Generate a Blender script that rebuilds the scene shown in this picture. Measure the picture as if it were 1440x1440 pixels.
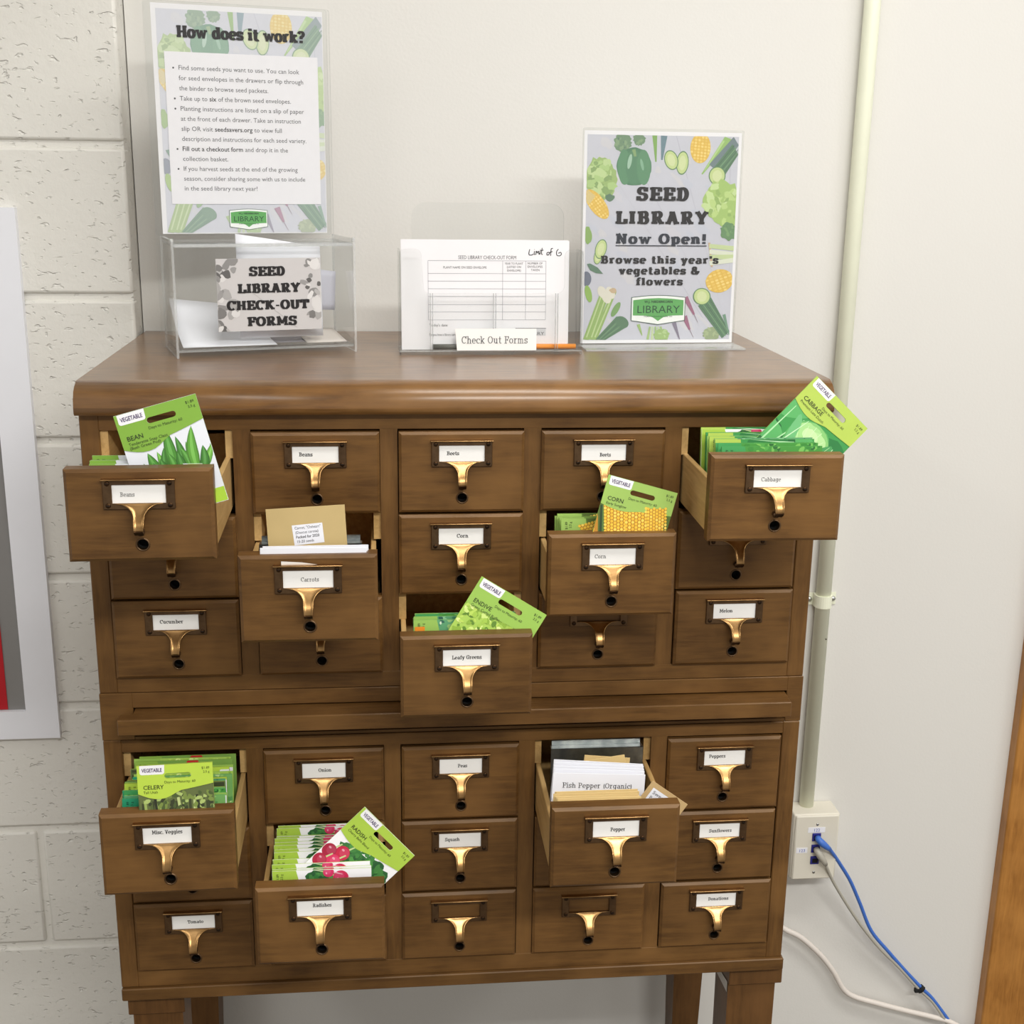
import bpy, bmesh, math, random
from math import sin, cos, pi, radians, sqrt, hypot, atan2
from mathutils import Vector, Matrix
from mathutils.geometry import tessellate_polygon

random.seed(7)
S = bpy.context.scene
COL = S.collection
for _o in list(bpy.data.objects):
    bpy.data.objects.remove(_o)

# ------------------------------------------------------------------ camera, world, lights, exposure
cam = bpy.data.objects.new('camera', bpy.data.cameras.new('camera'))
COL.objects.link(cam)
cam.location = (0.34149, -1.44152, 1.21964)
cam.rotation_euler = (1.30387, -0.0140, -0.09755)
cam.data.sensor_width = 36.0
cam.data.lens = 1793.68 / 1440.0 * 36.0
cam.data.clip_start = 0.02
S.camera = cam

FLOOR_Z = -0.36
CEIL_Z = 2.45

world = bpy.data.worlds.new('world')
S.world = world
world.use_nodes = True
world.node_tree.nodes['Background'].inputs[0].default_value = (1.0, 0.985, 0.965, 1)
world.node_tree.nodes['Background'].inputs[1].default_value = 0.50


def area_lamp(name, loc, sx, sy, power, color=(1.0, 0.985, 0.95)):
    d = bpy.data.lights.new(name, 'AREA')
    d.shape = 'RECTANGLE'
    d.size, d.size_y = sx, sy
    d.energy = power
    d.color = color
    o = bpy.data.objects.new(name, d)
    COL.objects.link(o)
    o.location = loc
    return o


# rows of fluorescent ceiling lights
area_lamp('ceiling_lamp', (1.15, -0.70, CEIL_Z - 0.02), 2.0, 0.30, 25)
area_lamp('ceiling_lamp', (1.15, -2.4, CEIL_Z - 0.02), 2.0, 0.30, 76)
area_lamp('ceiling_lamp', (-1.6, -1.8, CEIL_Z - 0.02), 0.4, 1.2, 14)
area_lamp('ceiling_lamp', (3.2, -1.6, CEIL_Z - 0.02), 0.6, 1.2, 20)

vs = S.view_settings
vs.view_transform = 'Standard'
vs.look = 'None'
vs.gamma = 1.0
vs.use_curve_mapping = False
vs.exposure = 0.20

# ------------------------------------------------------------------ materials
MATS = {}


def lin(c):
    out = []
    for x in c[:3]:
        x = x / 255.0
        out.append(x / 12.92 if x <= 0.04045 else ((x + 0.055) / 1.055) ** 2.4)
    return (out[0], out[1], out[2], 1.0)


def new_mat(name):
    m = bpy.data.materials.new(name)
    m.use_nodes = True
    nt = m.node_tree
    b = nt.nodes['Principled BSDF']
    MATS[name] = m
    return m, nt, b


def N(nt, t, **kw):
    n = nt.nodes.new(t)
    for k, v in kw.items():
        if k.startswith('i_'):
            n.inputs[k[2:].replace('_', ' ')].default_value = v
        else:
            setattr(n, k, v)
    return n


def mixc(nt, fac, a, b):
    n = nt.nodes.new('ShaderNodeMix')
    n.data_type = 'RGBA'
    for sock, val in ((n.inputs[0], fac), (n.inputs[6], a), (n.inputs[7], b)):
        if hasattr(val, 'is_output') or isinstance(val, bpy.types.NodeSocket):
            nt.links.new(val, sock)
        else:
            sock.default_value = val
    return n.outputs[2]


def plain(name, rgb, rough=0.6, vary=0.05, scale=40.0, metallic=0.0, spec=0.5, bump=0.0, bscale=200.0):
    """A nearly even colour with a little procedural variation."""
    m, nt, b = new_mat(name)
    tc = N(nt, 'ShaderNodeTexCoord')
    nz = N(nt, 'ShaderNodeTexNoise')
    nz.inputs['Scale'].default_value = scale
    nz.inputs['Detail'].default_value = 3
    nt.links.new(tc.outputs['Object'], nz.inputs['Vector'])
    c = lin(rgb)
    d = tuple(max(0, x * (1 - 2 * vary)) for x in c[:3]) + (1,)
    l = tuple(min(1, x * (1 + vary)) for x in c[:3]) + (1,)
    nt.links.new(mixc(nt, nz.outputs['Fac'], d, l), b.inputs['Base Color'])
    b.inputs['Roughness'].default_value = rough
    b.inputs['Metallic'].default_value = metallic
    b.inputs['Specular IOR Level'].default_value = spec
    if bump:
        n2 = N(nt, 'ShaderNodeTexNoise')
        n2.inputs['Scale'].default_value = bscale
        n2.inputs['Detail'].default_value = 4
        nt.links.new(tc.outputs['Object'], n2.inputs['Vector'])
        bp = N(nt, 'ShaderNodeBump')
        bp.inputs['Strength'].default_value = bump
        bp.inputs['Distance'].default_value = 0.002
        nt.links.new(n2.outputs['Fac'], bp.inputs['Height'])
        nt.links.new(bp.outputs['Normal'], b.inputs['Normal'])
    return m


def wood(name, dark, mid, light, axis='x', rough=0.44, coat=0.06, grain=1.0, coat_rough=0.3):
    m, nt, b = new_mat(name)
    tc = N(nt, 'ShaderNodeTexCoord')
    oi = N(nt, 'ShaderNodeObjectInfo')
    ad = N(nt, 'ShaderNodeVectorMath', operation='ADD')
    ml = N(nt, 'ShaderNodeVectorMath', operation='SCALE')
    cx = N(nt, 'ShaderNodeCombineXYZ')
    for k in range(3):
        nt.links.new(oi.outputs['Random'], cx.inputs[k])
    nt.links.new(cx.outputs[0], ml.inputs[0])
    ml.inputs['Scale'].default_value = 7.3
    nt.links.new(tc.outputs['Object'], ad.inputs[0])
    nt.links.new(ml.outputs[0], ad.inputs[1])
    mp = N(nt, 'ShaderNodeMapping')
    s = {'x': (11, 110, 110), 'y': (110, 11, 110), 'z': (110, 110, 11)}[axis]
    mp.inputs['Scale'].default_value = s
    nt.links.new(ad.outputs[0], mp.inputs['Vector'])
    n1 = N(nt, 'ShaderNodeTexNoise')
    n1.inputs['Scale'].default_value = 1.3
    n1.inputs['Detail'].default_value = 6
    n1.inputs['Roughness'].default_value = 0.65
    n1.inputs['Distortion'].default_value = 0.35
    nt.links.new(mp.outputs[0], n1.inputs['Vector'])
    # broad cloudy tone of stained maple
    n2 = N(nt, 'ShaderNodeTexNoise')
    n2.inputs['Scale'].default_value = 14.0
    n2.inputs['Detail'].default_value = 3
    nt.links.new(ad.outputs[0], n2.inputs['Vector'])
    r1 = N(nt, 'ShaderNodeValToRGB')
    r1.color_ramp.elements[0].position = 0.36
    r1.color_ramp.elements[1].position = 0.68
    nt.links.new(n1.outputs['Fac'], r1.inputs[0])
    g = mixc(nt, r1.outputs[0], lin(dark), lin(mid))
    r2 = N(nt, 'ShaderNodeValToRGB')
    r2.color_ramp.elements[0].position = 0.4
    r2.color_ramp.elements[1].position = 0.75
    r2.color_ramp.elements[1].color = (0.75, 0.75, 0.75, 1)
    nt.links.new(n2.outputs['Fac'], r2.inputs[0])
    c = mixc(nt, r2.outputs[0], g, lin(light))
    # each board its own tone
    hv = N(nt, 'ShaderNodeHueSaturation')
    mr = N(nt, 'ShaderNodeMapRange')
    mr.inputs['To Min'].default_value = 0.88
    mr.inputs['To Max'].default_value = 1.12
    nt.links.new(oi.outputs['Random'], mr.inputs['Value'])
    nt.links.new(mr.outputs[0], hv.inputs['Value'])
    nt.links.new(c, hv.inputs['Color'])
    nt.links.new(hv.outputs[0], b.inputs['Base Color'])
    b.inputs['Roughness'].default_value = rough
    b.inputs['Coat Weight'].default_value = coat
    b.inputs['Specular IOR Level'].default_value = 0.4
    b.inputs['Specular Tint'].default_value = (1.0, 0.86, 0.70, 1)
    b.inputs['Coat Roughness'].default_value = coat_rough
    bp = N(nt, 'ShaderNodeBump')
    bp.inputs['Strength'].default_value = 0.08 * grain
    bp.inputs['Distance'].default_value = 0.001
    nt.links.new(n1.outputs['Fac'], bp.inputs['Height'])
    nt.links.new(bp.outputs['Normal'], b.inputs['Normal'])
    return m


WD, WM, WL = (82, 55, 27), (107, 75, 38), (123, 88, 48)
wood('wood_x', WD, WM, WL, 'x')
wood('wood_z', WD, WM, WL, 'z')
wood('wood_top', (94, 63, 31), (126, 87, 45), (138, 99, 55), 'x', rough=0.36, coat=0.75, coat_rough=0.24)
wood('wood_leg', (74, 48, 23), (98, 66, 34), (112, 78, 44), 'z')
wood('pale_wood', (176, 138, 84), (203, 166, 108), (212, 178, 122), 'y', rough=0.55, coat=0.1)
wood('oak_trim', (138, 90, 38), (170, 116, 54), (182, 128, 64), 'z', rough=0.42, coat=0.3)
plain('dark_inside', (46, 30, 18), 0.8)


def patina(name, a, b_, rough, scale=60):
    m, nt, b = new_mat(name)
    tc = N(nt, 'ShaderNodeTexCoord')
    nz = N(nt, 'ShaderNodeTexNoise')
    nz.inputs['Scale'].default_value = scale
    nz.inputs['Detail'].default_value = 5
    nt.links.new(tc.outputs['Object'], nz.inputs['Vector'])
    rp = N(nt, 'ShaderNodeValToRGB')
    rp.color_ramp.elements[0].position = 0.35
    rp.color_ramp.elements[1].position = 0.65
    nt.links.new(nz.outputs['Fac'], rp.inputs[0])
    nt.links.new(mixc(nt, rp.outputs[0], lin(a), lin(b_)), b.inputs['Base Color'])
    b.inputs['Metallic'].default_value = 1.0
    b.inputs['Roughness'].default_value = rough
    return m


patina('brass', (146, 112, 70), (182, 144, 96), 0.30)
patina('bronze', (92, 72, 54), (118, 94, 70), 0.45)
patina('dark_bronze', (60, 44, 30), (78, 56, 38), 0.5)
patina('steel', (170, 172, 172), (205, 206, 204), 0.3)
patina('follower_steel', (132, 138, 138), (166, 170, 168), 0.36)
plain('black_hole', (14, 11, 9), 0.9)

plain('paper', (236, 235, 238), 0.75, 0.015, 20)
plain('card_white', (244, 243, 240), 0.7, 0.015, 20)
plain('slip_white', (230, 231, 238), 0.75, 0.02, 20)
plain('ink', (22, 18, 20), 0.6)
plain('ink_grey', (84, 84, 88), 0.7)
plain('ink_pale', (150, 150, 160), 0.7)
plain('ink_purple', (70, 50, 96), 0.7)
plain('manila', (214, 186, 128), 0.8, 0.03, 60)
plain('manila_dark', (190, 160, 112), 0.8, 0.03, 60)
plain('kraft', (192, 168, 116), 0.8, 0.03, 60)

plain('wall_paint', (223, 221, 216), 0.55, 0.012, 3, bump=0.10, bscale=260)
plain('conduit_paint', (236, 238, 216), 0.42, 0.02)
plain('box_ivory', (222, 217, 203), 0.42, 0.01)
plain('frame_white', (236, 237, 243), 0.35, 0.01)
plain('panel_grey', (134, 132, 130), 0.5, 0.03)
plain('panel_red', (184, 20, 34), 0.4, 0.03)
plain('floor_carpet', (120, 112, 100), 0.95, 0.2, 300, bump=0.3)
plain('ceiling_tile', (236, 234, 228), 0.9, 0.02, 30)
plain('cable_blue', (64, 112, 200), 0.45, 0.03)
plain('cable_grey', (176, 172, 160), 0.45, 0.03)
plain('cable_white', (226, 218, 210), 0.45, 0.02)
plain('jack_blue', (36, 40, 132), 0.4, 0.03)
plain('velcro', (24, 24, 26), 0.9)
plain('pencil_orange', (240, 146, 36), 0.4, 0.03)
plain('pencil_grey', (92, 92, 84), 0.5, 0.03)
plain('label_strip', (236, 236, 242), 0.5, 0.01)
plain('sticker', (206, 200, 192), 0.5, 0.03)


def block_paint():
    m, nt, b = new_mat('block_paint')
    tc = N(nt, 'ShaderNodeTexCoord')
    nz = N(nt, 'ShaderNodeTexNoise')
    nz.inputs['Scale'].default_value = 4
    nt.links.new(tc.outputs['Object'], nz.inputs['Vector'])
    nt.links.new(mixc(nt, nz.outputs['Fac'], lin((221, 218, 210)), lin((230, 228, 221))), b.inputs['Base Color'])
    b.inputs['Roughness'].default_value = 0.42
    n2 = N(nt, 'ShaderNodeTexNoise')
    n2.inputs['Scale'].default_value = 85
    n2.inputs['Detail'].default_value = 5
    n2.inputs['Roughness'].default_value = 0.6
    nt.links.new(tc.outputs['Object'], n2.inputs['Vector'])
    # scattered pits of the concrete
    mp = N(nt, 'ShaderNodeMapping')
    mp.inputs['Scale'].default_value = (0.7, 1, 1.3)
    nt.links.new(tc.outputs['Object'], mp.inputs['Vector'])
    n3 = N(nt, 'ShaderNodeTexNoise')
    n3.inputs['Scale'].default_value = 120
    n3.inputs['Detail'].default_value = 2
    n3.inputs['Distortion'].default_value = 0.4
    nt.links.new(mp.outputs[0], n3.inputs['Vector'])
    rp = N(nt, 'ShaderNodeValToRGB')
    rp.color_ramp.elements[0].position = 0.26
    rp.color_ramp.elements[1].position = 0.37
    nt.links.new(n3.outputs['Fac'], rp.inputs[0])
    b1 = N(nt, 'ShaderNodeBump')
    b1.inputs['Strength'].default_value = 0.5
    b1.inputs['Distance'].default_value = 0.0018
    nt.links.new(n2.outputs['Fac'], b1.inputs['Height'])
    b2 = N(nt, 'ShaderNodeBump')
    b2.inputs['Strength'].default_value = 0.8
    b2.inputs['Distance'].default_value = 0.002
    nt.links.new(rp.outputs[0], b2.inputs['Height'])
    nt.links.new(b1.outputs['Normal'], b2.inputs['Normal'])
    nt.links.new(b2.outputs['Normal'], b.inputs['Normal'])


block_paint()


def acrylic(name, tint, gloss_rough, frost, sheen=0.022):
    """Clear sheet: mostly see-through, a mirror sheen by angle, a little milky."""
    m = bpy.data.materials.new(name)
    m.use_nodes = True
    nt = m.node_tree
    nt.nodes.clear()
    out = N(nt, 'ShaderNodeOutputMaterial')
    tr = N(nt, 'ShaderNodeBsdfTransparent')
    tr.inputs[0].default_value = tint
    gl = N(nt, 'ShaderNodeBsdfGlossy')
    gl.inputs['Roughness'].default_value = gloss_rough
    df = N(nt, 'ShaderNodeBsdfDiffuse')
    df.inputs[0].default_value = (0.85, 0.86, 0.86, 1)
    # sheen grows towards grazing angles, alike on both faces of the sheet
    lw = N(nt, 'ShaderNodeLayerWeight')
    lw.inputs['Blend'].default_value = 0.5
    pw = N(nt, 'ShaderNodeMath', operation='POWER')
    pw.inputs[1].default_value = 4.0
    nt.links.new(lw.outputs['Facing'], pw.inputs[0])
    fr = N(nt, 'ShaderNodeMath', operation='MULTIPLY_ADD')
    fr.inputs[1].default_value = 0.55
    fr.inputs[2].default_value = sheen
    nt.links.new(pw.outputs[0], fr.inputs[0])
    nz = N(nt, 'ShaderNodeTexNoise')
    nz.inputs['Scale'].default_value = 30
    mr = N(nt, 'ShaderNodeMapRange')
    mr.inputs['To Min'].default_value = frost * 0.7
    mr.inputs['To Max'].default_value = frost * 1.3
    nt.links.new(nz.outputs['Fac'], mr.inputs['Value'])
    m1 = N(nt, 'ShaderNodeMixShader')
    nt.links.new(mr.outputs[0], m1.inputs[0])
    nt.links.new(tr.outputs[0], m1.inputs[1])
    nt.links.new(df.outputs[0], m1.inputs[2])
    m2 = N(nt, 'ShaderNodeMixShader')
    nt.links.new(fr.outputs[0], m2.inputs[0])
    nt.links.new(m1.outputs[0], m2.inputs[1])
    nt.links.new(gl.outputs[0], m2.inputs[2])
    nt.links.new(m2.outputs[0], out.inputs[0])
    MATS[name] = m


acrylic('acrylic', (0.985, 0.988, 0.985, 1), 0.03, 0.008)
acrylic('acrylic_line', (0.74, 0.76, 0.76, 1), 0.10, 0.22, 0.08)
acrylic('acrylic_edge', (0.95, 0.96, 0.955, 1), 0.10, 0.30, 0.10)

# ------------------------------------------------------------------ mesh builder


def ident(x, z, off=0.0):
    return (x, -off, z)


class MB:
    def __init__(self):
        self.bm = bmesh.new()
        self.mats = []

    def mi(self, name):
        if name not in self.mats:
            self.mats.append(name)
        return self.mats.index(name)

    def face(self, pts, mat, smooth=False):
        vs_ = [self.bm.verts.new(p) for p in pts]
        f = self.bm.faces.new(vs_)
        f.material_index = self.mi(mat)
        f.smooth = smooth
        return f

    def box(self, x0, x1, y0, y1, z0, z1, mat, bevel=0.0, seg=1, M=None, mats=None):
        c = [(x0, y0, z0), (x1, y0, z0), (x1, y1, z0), (x0, y1, z0), (x0, y0, z1), (x1, y0, z1), (x1, y1, z1), (x0, y1, z1)]
        if M is not None:
            c = [M @ Vector(p) for p in c]
        v = [self.bm.verts.new(p) for p in c]
        fs = []
        for k, q in enumerate(((0, 1, 5, 4), (1, 2, 6, 5), (2, 3, 7, 6), (3, 0, 4, 7), (4, 5, 6, 7), (3, 2, 1, 0))):
            f = self.bm.faces.new([v[i] for i in q])
            f.material_index = self.mi(mats[k] if mats else mat)   # front, right, back, left, top, bottom
            fs.append(f)
        if bevel:
            ed = list({e for f in fs for e in f.edges})
            r = bmesh.ops.bevel(self.bm, geom=ed, offset=bevel, segments=seg, profile=0.5, affect='EDGES', clamp_overlap=True)
            for f in r['faces']:
                f.material_index = self.mi(mat)
                f.smooth = seg > 1
        return fs

    def rings(self, rings, mat, closed=True, caps=True, smooth=True):
        rv = [[self.bm.verts.new(p) for p in r] for r in rings]
        n = len(rv[0])
        idx = self.mi(mat)
        for a, b in zip(rv[:-1], rv[1:]):
            for i in range(n if closed else n - 1):
                j = (i + 1) % n
                f = self.bm.faces.new((a[i], a[j], b[j], b[i]))
                f.material_index = idx
                f.smooth = smooth
        if caps and closed:
            for r in (rv[0][::-1], rv[-1]):
                f = self.bm.faces.new(r)
                f.material_index = idx
        return rv

    def tube(self, pts, rad, mat, n=10):
        pts = [Vector(p) for p in pts]
        rr = rad if isinstance(rad, (list, tuple)) else [rad] * len(pts)
        up = Vector((0.13, 0.31, 0.94)).normalized()
        rings = []
        for i, p in enumerate(pts):
            t = (pts[min(i + 1, len(pts) - 1)] - pts[max(i - 1, 0)]).normalized()
            u = (up - t * up.dot(t))
            if u.length < 1e-4:
                u = t.orthogonal()
            u.normalize()
            up = u
            w = t.cross(u)
            rings.append([p + (u * cos(2 * pi * k / n) + w * sin(2 * pi * k / n)) * rr[i] for k in range(n)])
        self.rings(rings, mat)

    def lathe_y(self, cx, cz, prof, mat, n=20, caps=True):
        """profile of (radius, y) turned about an axis along y"""
        self.rings([[(cx + r * cos(2 * pi * k / n), y, cz + r * sin(2 * pi * k / n)) for k in range(n)] for r, y in prof], mat, caps=caps)

    def extrude_x(self, prof, x0, x1, mat, smooth_ids=()):
        """closed (y,z) profile swept from x0 to x1"""
        a = [self.bm.verts.new((x0, y, z)) for y, z in prof]
        b = [self.bm.verts.new((x1, y, z)) for y, z in prof]
        n = len(prof)
        idx = self.mi(mat)
        for i in range(n):
            f = self.bm.faces.new((a[i], a[(i + 1) % n], b[(i + 1) % n], b[i]))
            f.material_index = idx
            f.smooth = i in smooth_ids
        for r in (a[::-1], b):
            f = self.bm.faces.new(r)
            f.material_index = idx

    def flat(self, polys, mat, off=0.0, T=ident):
        """flat figure, outline first and holes after, in a sheet's own (x, z), OFF in front of it"""
        if not isinstance(polys[0][0], (tuple, list)):
            polys = [polys]
        v3 = [[Vector((x, z, 0)) for x, z in pl] for pl in polys]
        flatv = [v for pl in v3 for v in pl]
        bv = [self.bm.verts.new(T(v.x, v.y, off)) for v in flatv]
        idx = self.mi(mat)
        for t in tessellate_polygon(v3):
            try:
                f = self.bm.faces.new([bv[i] for i in t])
                f.material_index = idx
            except ValueError:
                pass

    def fan(self, pts, mat, off=0.0, T=ident):
        """convex figure as one face"""
        f = self.bm.faces.new([self.bm.verts.new(T(x, z, off)) for x, z in pts])
        f.material_index = self.mi(mat)

    def slab(self, outline, t, mat, edge=None, holes=()):
        """sheet with thickness: outline in (x, z), front at y=0, back at y=t"""
        loops = [outline] + list(holes)
        v3 = [[Vector((x, z, 0)) for x, z in pl] for pl in loops]
        tris = tessellate_polygon(v3)
        fv = [self.bm.verts.new((v.x, 0, v.y)) for pl in v3 for v in pl]
        kv = [self.bm.verts.new((v.x, t, v.y)) for pl in v3 for v in pl]
        im, ie = self.mi(mat), self.mi(edge or mat)
        for tr in tris:
            for vv, o in ((fv, tr), (kv, tr[::-1])):
                try:
                    f = self.bm.faces.new([vv[i] for i in o])
                    f.material_index = im
                except ValueError:
                    pass
        base = 0
        for pl in loops:
            n = len(pl)
            for i in range(n):
                a, b = base + i, base + (i + 1) % n
                f = self.bm.faces.new((fv[a], fv[b], kv[b], kv[a]))
                f.material_index = ie
            base += n

    def build(self, name, parent=None, normals=True):
        me = bpy.data.meshes.new(name)
        if normals:
            bmesh.ops.recalc_face_normals(self.bm, faces=self.bm.faces)
        self.bm.to_mesh(me)
        self.bm.free()
        for m in self.mats:
            me.materials.append(MATS[m])
        o = bpy.data.objects.new(name, me)
        COL.objects.link(o)
        if parent is not None:
            o.parent = parent
        return o


def tag(o, label, cat=None, group=None, kind=None):
    o['label'] = label
    if cat:
        o['category'] = cat
    if group:
        o['group'] = group
    if kind:
        o['kind'] = kind
    return o


def empty(name, loc=(0, 0, 0), rot=(0, 0, 0), parent=None):
    o = bpy.data.objects.new(name, None)
    o.empty_display_size = 0.05
    o.location = loc
    o.rotation_euler = rot
    COL.objects.link(o)
    if parent is not None:
        o.parent = parent
    return o


def ell(cx, cz, rx, rz, n=20, rot=0.0, a0=0.0, a1=2 * pi):
    out = []
    for k in range(n):
        a = a0 + (a1 - a0) * k / n
        x, z = rx * cos(a), rz * sin(a)
        out.append((cx + x * cos(rot) - z * sin(rot), cz + x * sin(rot) + z * cos(rot)))
    return out


def blob(cx, cz, rx, rz, rnd, n=22, rough=0.16, rot=0.0):
    out = []
    for k in range(n):
        a = 2 * pi * k / n
        r = 1 + rnd.uniform(-rough, rough)
        x, z = rx * cos(a) * r, rz * sin(a) * r
        out.append((cx + x * cos(rot) - z * sin(rot), cz + x * sin(rot) + z * cos(rot)))
    return out


def strip(x0, z0, x1, z1, w0, w1=None):
    w1 = w0 if w1 is None else w1
    d = hypot(x1 - x0, z1 - z0) or 1
    nx, nz = -(z1 - z0) / d, (x1 - x0) / d
    return [(x0 + nx * w0 / 2, z0 + nz * w0 / 2), (x0 - nx * w0 / 2, z0 - nz * w0 / 2), (x1 - nx * w1 / 2, z1 - nz * w1 / 2), (x1 + nx * w1 / 2, z1 + nz * w1 / 2)]


def rrect(x0, x1, z0, z1, r, n=5):
    out = []
    for cx, cz, a in ((x1 - r, z1 - r, 0), (x0 + r, z1 - r, pi / 2), (x0 + r, z0 + r, pi), (x1 - r, z0 + r, 1.5 * pi)):
        for k in range(n + 1):
            b = a + pi / 2 * k / n
            out.append((cx + r * cos(b), cz + r * sin(b)))
    return out


def rect(x0, x1, z0, z1):
    return [(x0, z0), (x1, z0), (x1, z1), (x0, z1)]


def smooth(pts, n=6):
    P_ = [Vector(p) for p in pts]
    P_ = [P_[0] * 2 - P_[1]] + P_ + [P_[-1] * 2 - P_[-2]]
    out = []
    for i in range(1, len(P_) - 2):
        a, b, c, d = P_[i - 1:i + 3]
        for k in range(n):
            t = k / n
            out.append(0.5 * ((2 * b) + (c - a) * t + (2 * a - 5 * b + 4 * c - d) * t * t + (3 * b - a - 3 * c + d) * t ** 3))
    out.append(P_[-2])
    return out


# ------------------------------------------------------------------ lettering: slab-serif drawn by strokes


def Lp(*p):
    return [(p[i], p[i + 1]) for i in range(0, len(p), 2)]


def Ap(cx, cy, rx, ry, a0, a1):
    n = max(6, int(abs(a1 - a0) / 15))
    return [(cx + rx * cos(radians(a0 + (a1 - a0) * k / n)), cy + ry * sin(radians(a0 + (a1 - a0) * k / n))) for k in range(n + 1)]


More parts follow.
